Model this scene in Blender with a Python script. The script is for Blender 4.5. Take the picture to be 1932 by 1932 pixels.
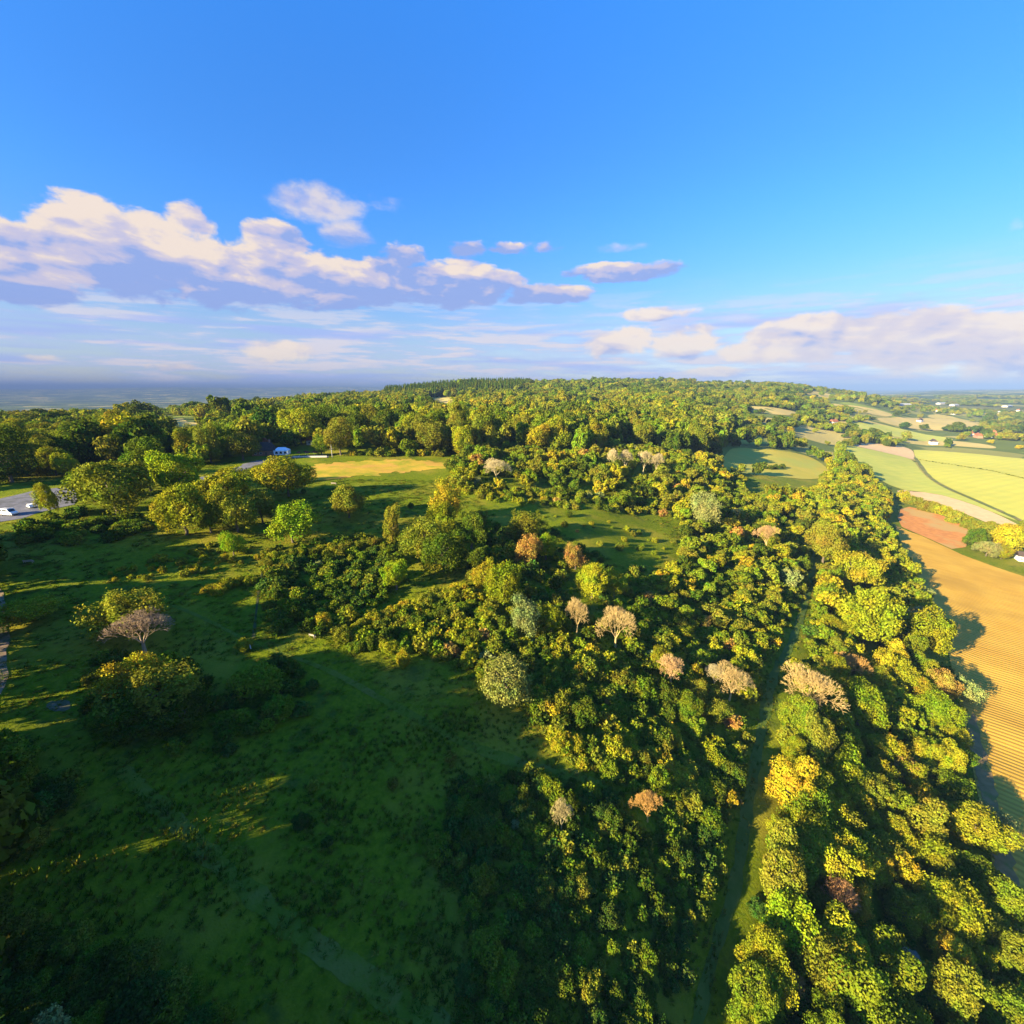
import bpy, bmesh, math, random
import numpy as np
from mathutils import Vector, Matrix, geometry
R = math.radians
for o in list(bpy.data.objects): bpy.data.objects.remove(o)
SC = bpy.context.scene
COL = SC.collection

# ------------------------------------------------------------------ camera
CAMZ = 100.0
PITCH = R(16.0)
cam = bpy.data.objects.new('camera', bpy.data.cameras.new('camera'))
COL.objects.link(cam)
cam.location = (0, 0, CAMZ)
cam.rotation_euler = (R(90) - PITCH, 0, 0)
cam.data.sensor_width = 36
cam.data.lens = 36 * 810 / 1932
cam.data.clip_start = 1
cam.data.clip_end = 120000
SC.camera = cam
SC.render.resolution_x = SC.render.resolution_y = 1024
SC.view_settings.view_transform = 'Standard'
SC.view_settings.look = 'None'
SC.view_settings.exposure = 2.25
SC.view_settings.gamma = 1

# ------------------------------------------------------------------ sun
SUN_AZ, SUN_EL = -122.0, 18.5
sd = bpy.data.lights.new('sun', 'SUN'); sd.energy = 5.0; sd.angle = R(.6)
sd.color = (1, .83, .50)
sun = bpy.data.objects.new('sun', sd); COL.objects.link(sun)
sdir = Vector((math.sin(R(SUN_AZ)) * math.cos(R(SUN_EL)), math.cos(R(SUN_AZ)) * math.cos(R(SUN_EL)), math.sin(R(SUN_EL))))
sun.rotation_euler = sdir.to_track_quat('Z', 'Y').to_euler()
sun.location = sdir * 300

# ------------------------------------------------------------------ projection
CP, SP = math.cos(PITCH), math.sin(PITCH)
def ray(px, py):
    u = (px - 966) / 810; v = (966 - py) / 810
    return np.array([u, CP + v * SP, -SP + v * CP])
def project(x, y, z):
    """world -> 1932-px frame coordinates and depth"""
    d = y * CP - (z - CAMZ) * SP
    upc = y * SP + (z - CAMZ) * CP
    dd = np.where(d > .1, d, .1)
    return 966 + 810 * x / dd, 966 - 810 * upc / dd, d
def azel(px, py):
    d = ray(px, py)
    return math.degrees(math.atan2(d[0], d[1])), math.degrees(math.atan2(d[2], math.hypot(d[0], d[1])))

# ------------------------------------------------------------------ node helper
class NB:
    def __init__(s, nt): s.nt = nt
    def n(s, t, **k):
        nd = s.nt.nodes.new(t)
        for a, b in k.items(): setattr(nd, a, b)
        return nd
    def set(s, sock, v):
        if isinstance(v, bpy.types.NodeSocket): s.nt.links.new(v, sock)
        else: sock.default_value = v
    def m(s, op, a, b=0.0, c=0.0, clamp=False):
        nd = s.n('ShaderNodeMath', operation=op, use_clamp=clamp)
        s.set(nd.inputs[0], a); s.set(nd.inputs[1], b); s.set(nd.inputs[2], c)
        return nd.outputs[0]
    def vm(s, op, a, b=(0, 0, 0), sc=1.0):
        nd = s.n('ShaderNodeVectorMath', operation=op)
        s.set(nd.inputs[0], a); s.set(nd.inputs[1], b)
        if op == 'SCALE': s.set(nd.inputs['Scale'], sc)
        return nd.outputs[0]
    def mr(s, v, a, b, c=0.0, d=1.0, smooth=True):
        nd = s.n('ShaderNodeMapRange'); nd.interpolation_type = 'SMOOTHSTEP' if smooth else 'LINEAR'
        for i, q in enumerate((v, a, b, c, d)): s.set(nd.inputs[i], q)
        return nd.outputs[0]
    def mix(s, f, a, b, mode='MIX'):
        nd = s.n('ShaderNodeMix', data_type='RGBA', blend_type=mode)
        s.set(nd.inputs[0], f); s.set(nd.inputs[6], a if isinstance(a, bpy.types.NodeSocket) else (*a, 1)[:4])
        s.set(nd.inputs[7], b if isinstance(b, bpy.types.NodeSocket) else (*b, 1)[:4])
        return nd.outputs[2]
    def noise(s, vec, scale, detail=4, rough=.55, dist=0.0, color=False, dim='3D'):
        nd = s.n('ShaderNodeTexNoise', noise_dimensions=dim)
        s.set(nd.inputs['Vector'], vec); nd.inputs['Scale'].default_value = scale
        nd.inputs['Detail'].default_value = detail; nd.inputs['Roughness'].default_value = rough
        nd.inputs['Distortion'].default_value = dist
        return nd.outputs['Color' if color else 'Fac']
    def vec(s, x, y, z):
        nd = s.n('ShaderNodeCombineXYZ')
        for i, q in enumerate((x, y, z)): s.set(nd.inputs[i], q)
        return nd.outputs[0]
    def sep(s, v):
        nd = s.n('ShaderNodeSeparateXYZ'); s.set(nd.inputs[0], v); return nd.outputs

# ------------------------------------------------------------------ world: sky and clouds
W = bpy.data.worlds.new('World'); SC.world = W; W.use_nodes = True
nt = W.node_tree; nt.nodes.clear(); b = NB(nt)
sky = b.n('ShaderNodeTexSky', sky_type='NISHITA')
sky.sun_disc = False; sky.sun_elevation = R(SUN_EL); sky.sun_rotation = R(SUN_AZ % 360)
sky.altitude = 100; sky.air_density = 1.0; sky.dust_density = .3; sky.ozone_density = 2.5
dirv = b.n('ShaderNodeTexCoord').outputs['Generated']
X, Y, Z = b.sep(dirv)
AZ = b.m('MULTIPLY', b.m('ARCTAN2', X, Y), 57.29578)
EL = b.m('MULTIPLY', b.m('ARCSINE', Z), 57.29578)
skyc = b.vm('SCALE', sky.outputs[0], sc=.073)
hs = b.n('ShaderNodeHueSaturation'); hs.inputs['Saturation'].default_value = 1.18
nt.links.new(skyc, hs.inputs['Color'])
corr = b.mix(b.mr(EL, 3, 20), (.46, .44, .52), (.33, .60, .90))
corr = b.mix(b.mr(EL, 18, 55), corr, (.36, 1.0, 1.55))
skyc = b.mix(1.0, hs.outputs[0], corr, 'MULTIPLY')
# coordinates on the sphere, squeezed so clouds run sideways near the horizon
cv = b.vec(b.m('MULTIPLY', AZ, .045), b.m('MULTIPLY', EL, .085), 0.0)
off = b.vm('SUBTRACT', b.noise(cv, 2.2, 3, .5, color=True), (.5, .5, .5))
cvd = b.vm('ADD', cv, b.vm('SCALE', off, sc=.22))
def cl_noise(v): return b.noise(v, 4.6, 10, .60)
n0 = cl_noise(cvd)
relief = b.m('SUBTRACT', b.noise(cvd, 4.6, 6, .52), b.noise(b.vm('ADD', cvd, (-.035, .05, 0)), 4.6, 6, .52))
strk = b.m('SUBTRACT', b.noise(b.vec(b.m('ADD', b.m('MULTIPLY', AZ, .05), b.m('MULTIPLY', EL, .02)), b.m('MULTIPLY', b.m('ADD', EL, b.m('MULTIPLY', AZ, .10)), .22), 5.0), 1.9, 5, .5), .5)
def blobs(lst):
    M = None; TN = TD = None
    for (px, py, rx, ry, w) in lst:
        a, e = azel(px, py); a1, _ = azel(px + rx, py); a0, _ = azel(px - rx, py)
        _, e1 = azel(px, py - ry); _, e0 = azel(px, py + ry)
        ra = (a1 - a0) / 2; re = (e1 - e0) / 2
        dx = b.m('MULTIPLY', b.m('SUBTRACT', AZ, a), 1 / ra)
        dy = b.m('MULTIPLY', b.m('SUBTRACT', EL, e), 1 / re)
        q = b.m('ADD', b.m('MULTIPLY', dx, dx), b.m('MULTIPLY', dy, dy))
        v = b.m('MULTIPLY', b.m('SUBTRACT', 1.0, q), w)
        wt = b.m('POWER', b.m('MAXIMUM', b.m('ADD', v, .9), .001), 3.0)
        TN = b.m('MULTIPLY', wt, dy) if TN is None else b.m('ADD', TN, b.m('MULTIPLY', wt, dy))
        TD = wt if TD is None else b.m('ADD', TD, wt)
        if M is None: M = v
        else:
            M = b.m('MAXIMUM', M, v)
    return b.m('MAXIMUM', M, -3.0), b.m('DIVIDE', TN, TD)
LIT, MID, DRK = (.208, .175, .148), (.132, .126, .168), (.068, .094, .180)
def layer(base, lst, amp, lo, hi, opac, bias=0.0, lit=LIT, mid=MID, drk=DRK, rk=4.2, tk=1.15):
    M, T = blobs(lst)
    D = b.m('ADD', M, b.m('MULTIPLY', b.m('SUBTRACT', n0, .5), amp))
    al = b.m('MULTIPLY', b.mr(D, lo, hi), opac)
    s = b.m('ADD', b.m('ADD', b.m('MULTIPLY', relief, rk), b.m('MULTIPLY', T, tk)), b.m('ADD', b.m('MULTIPLY', strk, 5.0), bias))
    c = b.mix(b.mr(s, -.75, .05), drk, mid)
    c = b.mix(b.mr(s, .0, .85), c, lit)
    return b.mix(al, base, c)
# pale band along the horizon
hz = b.mr(EL, 12.5, 3.5)
sn = b.noise(b.vec(b.m('MULTIPLY', AZ, .03), b.m('MULTIPLY', EL, .26), 3.0), 4.2, 8, .58)
c = b.mix(b.m('MULTIPLY', hz, b.mr(sn, .32, .60, .30, .92)), skyc, (.108, .136, .206))
sh = b.mr(sn, .46, .60)
c = b.mix(b.m('MULTIPLY', sh, b.m('MULTIPLY', hz, .85)), c, (.185, .170, .178))
# purple grey streak under the bank (left, low)
sn2 = b.noise(b.vec(b.m('MULTIPLY', AZ, .025), b.m('MULTIPLY', EL, .35), 9.0), 2.4, 6, .5)
c = b.mix(b.m('MULTIPLY', b.mr(sn2, .5, .68), b.m('MULTIPLY', b.mr(EL, 9.5, 6.0), .7)), c, (.09, .115, .215))
c = layer(c, [(600, 385, 115, 48, 1.3), (655, 440, 70, 42, 1.1), (540, 365, 50, 28, .8), (1630, 440, 60, 14, .25), (1915, 428, 26, 18, .25), (740, 380, 60, 30, .4), (1020, 462, 60, 14, .5), (1170, 468, 70, 14, .55)], 2.1, .25, 1.15, .72, bias=.25, tk=.3, rk=3)
c = layer(c, [(60, 480, 190, 75, 1.0), (250, 480, 220, 95, 1.2), (440, 515, 240, 78, 1.1), (640, 530, 220, 55, 1.1), (850, 535, 160, 48, 1.0), (1030, 555, 95, 24, .9), (1170, 512, 115, 22, .9),
              (365, 425, 62, 42, .8), (130, 408, 60, 28, .7), (520, 455, 75, 38, .8), (0, 520, 200, 60, 1.0), (960, 470, 40, 14, .5), (760, 490, 60, 30, .6), (880, 470, 40, 20, .6), (930, 520, 60, 18, .6), (1040, 465, 40, 14, .4)], 2.6, .0, .42, .96, bias=-.28)
c = layer(c, [(1170, 645, 75, 34, .8), (1290, 650, 75, 38, .9), (1230, 592, 110, 15, .7), (1530, 640, 150, 50, 1.0), (1750, 640, 210, 68, 1.2), (1890, 655, 110, 80, 1.1), (1990, 680, 110, 70, 1.1), (1660, 612, 120, 34, .9),
              (75, 675, 55, 10, .5), (320, 692, 60, 10, .5), (525, 665, 70, 30, .6), (1345, 700, 60, 12, .6), (1450, 665, 120, 25, .7)], 2.4, .0, .5, .93, bias=.3, lit=(.215, .185, .16), mid=(.165, .15, .165), drk=(.092, .11, .18), rk=3.4, tk=.45)
# clouds elsewhere round the compass, so that a turned camera sees the same weather
nb_ = b.noise(b.vec(b.m('MULTIPLY', X, 2.0), b.m('MULTIPLY', Y, 2.0), b.m('MULTIPLY', Z, 7.0)), 1.6, 8, .55)
back = b.m('MULTIPLY', b.mr(Y, .25, -.1), b.m('MULTIPLY', b.mr(nb_, .5, .62), b.mr(Z, .55, .2)))
c = b.mix(b.m('MULTIPLY', back, .85), c, (.18, .165, .18))
below = b.mr(Z, 0.0, -.03)
c = b.mix(below, c, (.04, .05, .06))
bg = b.n('ShaderNodeBackground'); nt.links.new(c, bg.inputs[0]); bg.inputs[1].default_value = 1.0
wo = b.n('ShaderNodeOutputWorld'); nt.links.new(bg.outputs[0], wo.inputs[0])
W.cycles.sampling_method = 'MANUAL'; W.cycles.sample_map_resolution = 1024

# ------------------------------------------------------------------ terrain height table (metres, camera = 0)
RADS = np.array([1, 35, 60, 85, 120, 170, 230, 330, 480, 700, 1000, 1600, 2500, 5000, 12000, 22000, 60000.])
TAB = {
 -180: [-75,-71,-68,-66,-64,-62,-60,-58,-56,-55,-55,-60,-80,-120,-150,-150,-100],
 -120: [-75,-66,-58,-52,-46,-42,-40,-40,-40,-40,-45,-60,-90,-150,-180,-150,-100],
  -90: [-75,-66,-58,-52,-47,-42,-40,-40,-40,-42,-50,-90,-140,-175,-185,-150,-100],
  -65: [-75,-68,-60,-53,-48,-43,-40,-40,-41,-44,-60,-120,-170,-185,-190,-100,-60],
  -50: [-75,-69,-63,-56,-50,-44,-40,-39,-40,-44,-60,-120,-170,-185,-190,-40,0],
  -35: [-75,-70,-65,-60,-53,-46,-42,-40,-40,-41,-47,-80,-150,-185,-190,40,80],
  -20: [-75,-71,-66,-61,-55,-49,-44,-40,-40,-38,-35,-34,-95,-180,-190,120,160],
   -5: [-75,-72,-68,-62,-56,-51,-46,-43,-42,-38,-26,0,0,-100,-190,60,100],
   10: [-76,-74,-69,-65,-61,-56,-52,-47,-44,-40,-26,4,8,-60,-150,-60,-60],
   20: [-77,-77,-73,-71,-68,-65,-62,-55,-48,-42,-28,0,18,-40,-150,-80,-60],
   30: [-78,-80,-79,-77,-75,-73,-71,-71,-72,-67,-48,-10,14,-40,-130,-80,-60],
   37: [-78,-82,-83,-82,-80,-79,-78,-79,-81,-86,-80,-55,-22,-70,-130,-70,-50],
   44: [-79,-84,-86,-88,-90,-91,-93,-96,-98,-101,-104,-102,-86,-62,-30,-20,-20],
   52: [-79,-86,-91,-94,-97,-99,-100,-100,-101,-103,-106,-110,-106,-62,-12,-10,-10],
   62: [-80,-88,-94,-98,-100,-100,-101,-101,-102,-104,-108,-112,-110,-60,-10,-10,-10],
   90: [-80,-92,-98,-101,-102,-102,-102,-102,-103,-106,-110,-114,-116,-114,-100,-60,-60],
  130: [-79,-84,-88,-92,-96,-99,-100,-100,-102,-106,-110,-114,-116,-114,-110,-90,-80],
  180: [-75,-71,-68,-66,-64,-62,-60,-58,-56,-55,-55,-60,-80,-120,-150,-150,-100]}
AZS = np.array(sorted(TAB)); HT = np.array([TAB[a] for a in AZS], float); LR = np.log(RADS)
def _cr(p0, p1, p2, p3, t):
    return .5 * (2 * p1 + (p2 - p0) * t + (2 * p0 - 5 * p1 + 4 * p2 - p3) * t * t + (3 * p1 - p0 - 3 * p2 + p3) * t ** 3)
def T(x, y):
    x = np.asarray(x, float); y = np.asarray(y, float)
    r = np.maximum(np.hypot(x, y), 1.0); az = np.degrees(np.arctan2(x, y))
    i = np.clip(np.searchsorted(AZS, az, 'right') - 1, 0, len(AZS) - 2); ta = (az - AZS[i]) / (AZS[i + 1] - AZS[i])
    ta = ta * .55 + .45 * ta * ta * (3 - 2 * ta)
    lr = np.log(r); j = np.clip(np.searchsorted(LR, lr, 'right') - 1, 0, len(LR) - 2); tr = np.clip((lr - LR[j]) / (LR[j + 1] - LR[j]), 0, 1)
    def col(ii):
        jm, jp = np.maximum(j - 1, 0), np.minimum(j + 2, len(LR) - 1)
        return _cr(HT[ii, jm], HT[ii, j], HT[ii, j + 1], HT[ii, jp], tr)
    h = col(i) * (1 - ta) + col(i + 1) * ta
    s = np.sin
    h = h + .45 * s(x * .11 + 1.3 * s(y * .07)) * s(y * .13 + 2 + s(x * .05)) * np.clip(r / 120, .4, 1) * np.clip((420 - r) / 200, .08, 1)
    f = np.clip((r - 300) / 900, 0, 1)
    h = h + f * (4.5 * s(x * .0061 + 2 * s(y * .0034)) * s(y * .0073 + 1.1) + 2.0 * s(x * .021 + 1) * s(y * .017))
    f2 = np.clip((r - 9000) / 8000, 0, 1)
    h = h + f2 * 30 * s(az * .31 + 1) * s(az * .13)
    return h + CAMZ
def hit(px, py):
    d = ray(px, py); o = np.array([0, 0, CAMZ])
    t = np.concatenate([np.linspace(15, 400, 1600), np.geomspace(400, 40000, 2500)])
    P = d[None] * t[:, None] + o
    below = P[:, 2] < T(P[:, 0], P[:, 1])
    k = int(np.argmax(below)) if below.any() else len(t) - 1
    a, c_ = t[max(k - 1, 0)], t[k]
    for _ in range(20):
        mm = (a + c_) / 2; p = d * mm + o
        if p[2] < T(p[0], p[1]): c_ = mm
        else: a = mm
    p = d * c_ + o
    return float(p[0]), float(p[1]), float(T(p[0], p[1])), float(c_)

def inpoly(px, py, poly):
    px = np.asarray(px); py = np.asarray(py); ins = np.zeros(px.shape, bool); n = len(poly)
    for i in range(n):
        x1, y1 = poly[i]; x2, y2 = poly[(i + 1) % n]
        if y1 == y2: continue
        cnd = ((y1 > py) != (y2 > py)) & (px < (x2 - x1) * (py - y1) / (y2 - y1) + x1)
        ins ^= cnd
    return ins

# ------------------------------------------------------------------ object helpers
def tag(o, label=None, cat=None, group=None, kind=None):
    if label: o['label'] = label
    if cat: o['category'] = cat
    if group: o['group'] = group
    if kind: o['kind'] = kind
    return o
def link(o, parent=None):
    COL.objects.link(o)
    if parent is not None: o.parent = parent
    return o
def np_mesh(name, V, F, mat=None, smooth=False):
    """F: (n,k) int array, one face size"""
    me = bpy.data.meshes.new(name); V = np.asarray(V, np.float32); F = np.asarray(F, np.int32)
    n, k = F.shape
    me.vertices.add(len(V)); me.vertices.foreach_set('co', V.ravel())
    me.loops.add(n * k); me.loops.foreach_set('vertex_index', F.ravel())
    me.polygons.add(n); me.polygons.foreach_set('loop_start', np.arange(0, n * k, k, dtype=np.int32))
    me.update(calc_edges=True)
    if mat: me.materials.append(mat)
    if smooth: me.polygons.foreach_set('use_smooth', np.ones(n, bool))
    return me
def principled(name, col, rough=.8, spec=.2, build=None):
    m = bpy.data.materials.new(name); m.use_nodes = True
    nt = m.node_tree; bs = nt.nodes['Principled BSDF']
    bs.inputs['Base Color'].default_value = (*col, 1); bs.inputs['Roughness'].default_value = rough
    bs.inputs['Specular IOR Level'].default_value = spec
    if build: build(NB(nt), bs)
    return m
def noisy(name, c1, c2, scale, rough=.9, c3=None, scale3=.05, bump=0.0, bscale=None, spec=.1, detail=6):
    def bd(b, bs):
        pos = b.n('ShaderNodeNewGeometry').outputs['Position']
        f = b.mr(b.noise(pos, scale, detail, .6), .35, .65)
        c = b.mix(f, c1, c2)
        if c3: c = b.mix(b.mr(b.noise(b.vm('ADD', pos, (31, 7, 3)), scale3, 5, .6), .48, .62), c, c3)
        b.nt.links.new(c, bs.inputs['Base Color'])
        if bump:
            bp = b.n('ShaderNodeBump'); bp.inputs['Strength'].default_value = 1; bp.inputs['Distance'].default_value = bump
            b.nt.links.new(b.noise(pos, bscale or scale, 5, .65), bp.inputs['Height'])
            b.nt.links.new(bp.outputs[0], bs.inputs['Normal'])
    return principled(name, c1, rough, spec, bd)

# ------------------------------------------------------------------ ground sheet (full circle, out past the horizon)
def build_ground():
    rs = np.concatenate([[3], np.arange(12, 260, 1.6), np.geomspace(260, 3000, 190), np.geomspace(3100, 32000, 60)])
    na = 900
    azf = np.concatenate([np.linspace(-64, 66, 620), np.linspace(66, 296, 281)[1:-1]])
    na = len(azf)
    A, Rr = np.meshgrid(np.radians(azf), rs)
    Xg = (Rr * np.sin(A)); Yg = (Rr * np.cos(A)); Zg = T(Xg, Yg)
    V = np.stack([Xg, Yg, Zg], -1).reshape(-1, 3)
    i = np.arange(len(rs) - 1)[:, None]; j = np.arange(na)[None]
    a0 = i * na + j; a1 = i * na + (j + 1) % na
    F = np.stack([a0, a0 + na, a1 + na, a1], -1).reshape(-1, 4)
    V = np.vstack([V, [[0, 0, T(0, 1)]]])
    return V, F[:, ::-1]
def ground_mat():
    def bd(b, bs):
        geo = b.n('ShaderNodeNewGeometry'); pos = geo.outputs['Position']
        X_, Y_, Z_ = b.sep(pos)
        r = b.m('SQRT', b.m('ADD', b.m('MULTIPLY', X_, X_), b.m('MULTIPLY', Y_, Y_)))
        near = b.mix(b.mr(b.noise(pos, .9, 8, .7), .36, .64), (.088, .125, .003), (.150, .175, .006))
        near = b.mix(b.mr(b.noise(pos, .045, 5, .6), .45, .68), near, (.21, .185, .015))
        near = b.mix(b.m('MULTIPLY', b.mr(b.noise(b.vm('ADD', pos, (9, 9, 9)), .12, 6, .65), .55, .7), .6), near, (.025, .05, .014))
        # far land: patchwork of fields and woods
        vo = b.n('ShaderNodeTexVoronoi'); vo.inputs['Scale'].default_value = .0042; vo.inputs['Randomness'].default_value = .9
        wv = b.vm('ADD', b.vm('MULTIPLY', pos, (1, 1, 0)), b.vm('SCALE', b.noise(pos, .004, 3, .5, color=True), sc=120))
        b.nt.links.new(wv, vo.inputs['Vector'])
        ve = b.n('ShaderNodeTexVoronoi', feature='DISTANCE_TO_EDGE'); ve.inputs['Scale'].default_value = .0042; ve.inputs['Randomness'].default_value = .9
        b.nt.links.new(wv, ve.inputs['Vector'])
        cr, cg, cb = b.sep(vo.outputs['Color'])
        far = b.mix(cr, (.17, .19, .04), (.42, .33, .10))
        far = b.mix(b.m('GREATER_THAN', cg, .66), far, (.12, .15, .03))
        far = b.mix(b.m('GREATER_THAN', cb, .86), far, (.2, .24, .04))
        far = b.mix(b.mr(ve.outputs['Distance'], .06, .03), far, (.10, .13, .03))
        wood = b.m('MULTIPLY', b.mr(b.noise(pos, .0016, 5, .6), .44, .52), b.mr(r, 2200, 3500))
        far = b.mix(wood, far, (.06, .085, .02))
        c = b.mix(b.mr(r, 330, 700), near, far)
        b.nt.links.new(c, bs.inputs['Base Color'])
        bp = b.n('ShaderNodeBump'); bp.inputs['Strength'].default_value = .9; bp.inputs['Distance'].default_value = .5
        b.nt.links.new(b.noise(pos, 1.6, 6, .7), bp.inputs['Height']); b.nt.links.new(bp.outputs[0], bs.inputs['Normal'])
    return principled('ground', (.05, .08, .02), .95, .05, bd)
V, F = build_ground()
ground = bpy.data.objects.new('ground', np_mesh('ground', V, F, ground_mat(), True)); link(ground); tag(ground, kind='structure')

# sheets draped over the ground ------------------------------------------------
def drape(name, pts, mat, step, lift=.12, label=None):
    """pts: closed world polygon (x,y); fills it with a grid that follows the terrain"""
    P = []
    n = len(pts)
    for i in range(n):
        a = np.array(pts[i]); c_ = np.array(pts[(i + 1) % n]); L = np.linalg.norm(c_ - a); k = max(1, int(L / step))
        for q in range(k): P.append(tuple(a + (c_ - a) * q / k))
    nb = len(P); xs = [p[0] for p in P]; ys = [p[1] for p in P]
    gx, gy = np.meshgrid(np.arange(min(xs), max(xs), step), np.arange(min(ys), max(ys), step))
    ins = inpoly(gx.ravel(), gy.ravel(), P)
    G = np.stack([gx.ravel()[ins], gy.ravel()[ins]], -1)
    if len(G):
        B = np.array(P); keep = []
        for s_ in range(0, len(G), 4000):
            g = G[s_:s_ + 4000]; dm = np.min(np.hypot(g[:, None, 0] - B[None, :, 0], g[:, None, 1] - B[None, :, 1]), 1); keep.append(g[dm > step * .45])
        G = np.vstack(keep)
    allp = [Vector(p) for p in P] + [Vector((float(a), float(c_))) for a, c_ in G]
    vo, eo, fo, *_ = geometry.delaunay_2d_cdt(allp, [], [list(range(nb))], 1, 1e-4)
    vv = np.array([(v.x, v.y) for v in vo]); z = T(vv[:, 0], vv[:, 1]) + lift
    me = bpy.data.meshes.new(name); me.from_pydata([(a, c_, d) for (a, c_), d in zip(vv, z)], [], [list(f) for f in fo])
    me.materials.append(mat)
    for p in me.polygons: p.use_smooth = True
    me.update()
    if me.polygons and me.polygons[0].normal.z < 0: me.flip_normals()
    o = bpy.data.objects.new(name, me); link(o); tag(o, kind='structure')
    return o
def wpoly(pix): return [hit(*p)[:2] for p in pix]
def ribbon_poly(pix, w):
    """a strip of width w (m, number or list) along ground points under the pixels"""
    C = [np.array(hit(*p)[:2]) for p in pix]
    # smooth resample (Catmull)
    Q = []; WW = []
    ws = w if isinstance(w, (list, tuple)) else [w] * len(C)
    for i in range(len(C) - 1):
        p0, p1, p2, p3 = C[max(i - 1, 0)], C[i], C[i + 1], C[min(i + 2, len(C) - 1)]
        for t in np.linspace(0, 1, 7)[:-1]:
            Q.append(_cr(p0, p1, p2, p3, t)); WW.append(ws[i] * (1 - t) + ws[i + 1] * t)
    Q.append(C[-1]); WW.append(ws[-1]); Q = np.array(Q)
    Tn = np.gradient(Q, axis=0); Tn /= np.linalg.norm(Tn, axis=1)[:, None] + 1e-9
    N = np.stack([-Tn[:, 1], Tn[:, 0]], -1) * (np.array(WW) / 2)[:, None]
    return Q, N
def ribbon(name, pix, w, mat, lift=.10, across=4):
    Q, N = ribbon_poly(pix, w); rows = []
    rg = random.Random(len(pix))
    for q, nn in zip(Q, N):
        j = 1 + rg.uniform(-.3, .3)
        for k in range(across + 1): rows.append(q + nn * (2 * k / across - 1) * j)
    P = np.array(rows); V = np.column_stack([P, T(P[:, 0], P[:, 1]) + lift]); m_ = across + 1
    F = [(i * m_ + k, i * m_ + k + 1, (i + 1) * m_ + k + 1, (i + 1) * m_ + k) for i in range(len(Q) - 1) for k in range(across)]
    me = np_mesh(name, V, np.array(F), mat, True)
    if me.polygons[0].normal.z < 0: me.flip_normals()
    o = bpy.data.objects.new(name, me); link(o); tag(o, kind='structure')
    return o, Q

def stubble_mat(name, c1, c2, dark, ang, period, amt):
    def bd(b, bs):
        pos = b.n('ShaderNodeNewGeometry').outputs['Position']; x, y, z = b.sep(pos)
        ca, sa = math.cos(R(ang)), math.sin(R(ang))
        w = b.m('SUBTRACT', b.m('MULTIPLY', y, ca), b.m('MULTIPLY', x, sa))
        l = b.m('ADD', b.m('MULTIPLY', x, ca), b.m('MULTIPLY', y, sa))
        wob = b.m('MULTIPLY', b.noise(pos, .012, 2, .5), 7.0)
        row = b.m('SINE', b.m('MULTIPLY', b.m('ADD', w, wob), 2 * math.pi / period))
        streak = b.noise(b.vec(b.m('MULTIPLY', w, 1.1), b.m('MULTIPLY', l, .03), 0.0), 1.0, 6, .65)
        c = b.mix(b.mr(b.noise(pos, .05, 5, .6), .35, .65), c1, c2)
        f = b.m('MULTIPLY', b.mr(b.m('ADD', b.m('MULTIPLY', row, .22), streak), .38, .72), amt)
        c = b.mix(f, c, dark)
        b.nt.links.new(c, bs.inputs['Base Color'])
        bp = b.n('ShaderNodeBump'); bp.inputs['Distance'].default_value = .07; bp.inputs['Strength'].default_value = .7
        b.nt.links.new(b.m('ADD', row, b.m('MULTIPLY', streak, 2.0)), bp.inputs['Height']); b.nt.links.new(bp.outputs[0], bs.inputs['Normal'])
    return principled(name, c1, .9, .1, bd)
_a, _b = hit(1790, 1160), hit(1925, 1200)
STUB_ANG = math.degrees(math.atan2(_b[1] - _a[1], _b[0] - _a[0]))
GOLD = stubble_mat('stubble', (.56, .33, .045), (.46, .26, .035), (.27, .14, .02), STUB_ANG, 1.8, .5)
REDSOIL = noisy('red_soil', (.52, .22, .055), (.42, .17, .045), .3, c3=(.42, .26, .08), scale3=.04, bump=.15)
PINK = noisy('pale_soil', (.62, .42, .20), (.55, .36, .17), .2, bump=.1)
LIME = stubble_mat('young_crop', (.44, .42, .07), (.36, .38, .065), (.35, .35, .06), 25, 9, .3)
YELLOW = stubble_mat('ripe_grass', (.50, .45, .065), (.44, .42, .065), (.36, .34, .06), 25, 11, .25)
MEADOW = noisy('meadow_gold', (.42, .33, .045), (.36, .31, .04), .06, c3=(.34, .33, .05), scale3=.02, bump=.2, bscale=.5)
STRAW = noisy('straw', (.50, .37, .11), (.42, .33, .10), .04)
FIELDS = {}
def chaikin(P, it=3):
    P = np.array(P)
    for _ in range(it):
        Q = np.roll(P, -1, 0); P = np.stack([P * .75 + Q * .25, P * .25 + Q * .75], 1).reshape(-1, 2)
    return [tuple(p) for p in P]
def field(key, pix, mat, step, lift=.15):
    w = wpoly(pix)
    if key in ('meadow', 'dry', 'pink2') or key[0] == 'g': w = chaikin(w, 2)
    elif key in ('red', 'pink', 'lime', 'yellow'): w = chaikin(w, 1)
    if key == 'dry': w = [(x + 1.6 * math.sin(y * .9) + .9 * math.sin(x * 2.1), y + 2.2 * math.sin(x * .55) + 1.2 * math.sin(x * 1.7)) for x, y in chaikin(w, 2)]
    FIELDS[key] = w; return drape('field', w, mat, step, lift)
f_stub = [(1688, 990), (1740, 1012), (1815, 1047), (1932, 1088), (2150, 1160), (2500, 1300), (2500, 2300), (2040, 2000), (1915, 1760), (1872, 1630), (1845, 1500), (1822, 1400), (1808, 1310), (1786, 1215), (1755, 1140), (1720, 1075)]
field('stub', f_stub, GOLD, 5)
field('red', [(1702, 952), (1760, 966), (1838, 998), (1816, 1046), (1740, 1011), (1690, 988)], REDSOIL, 6, .22)
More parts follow.
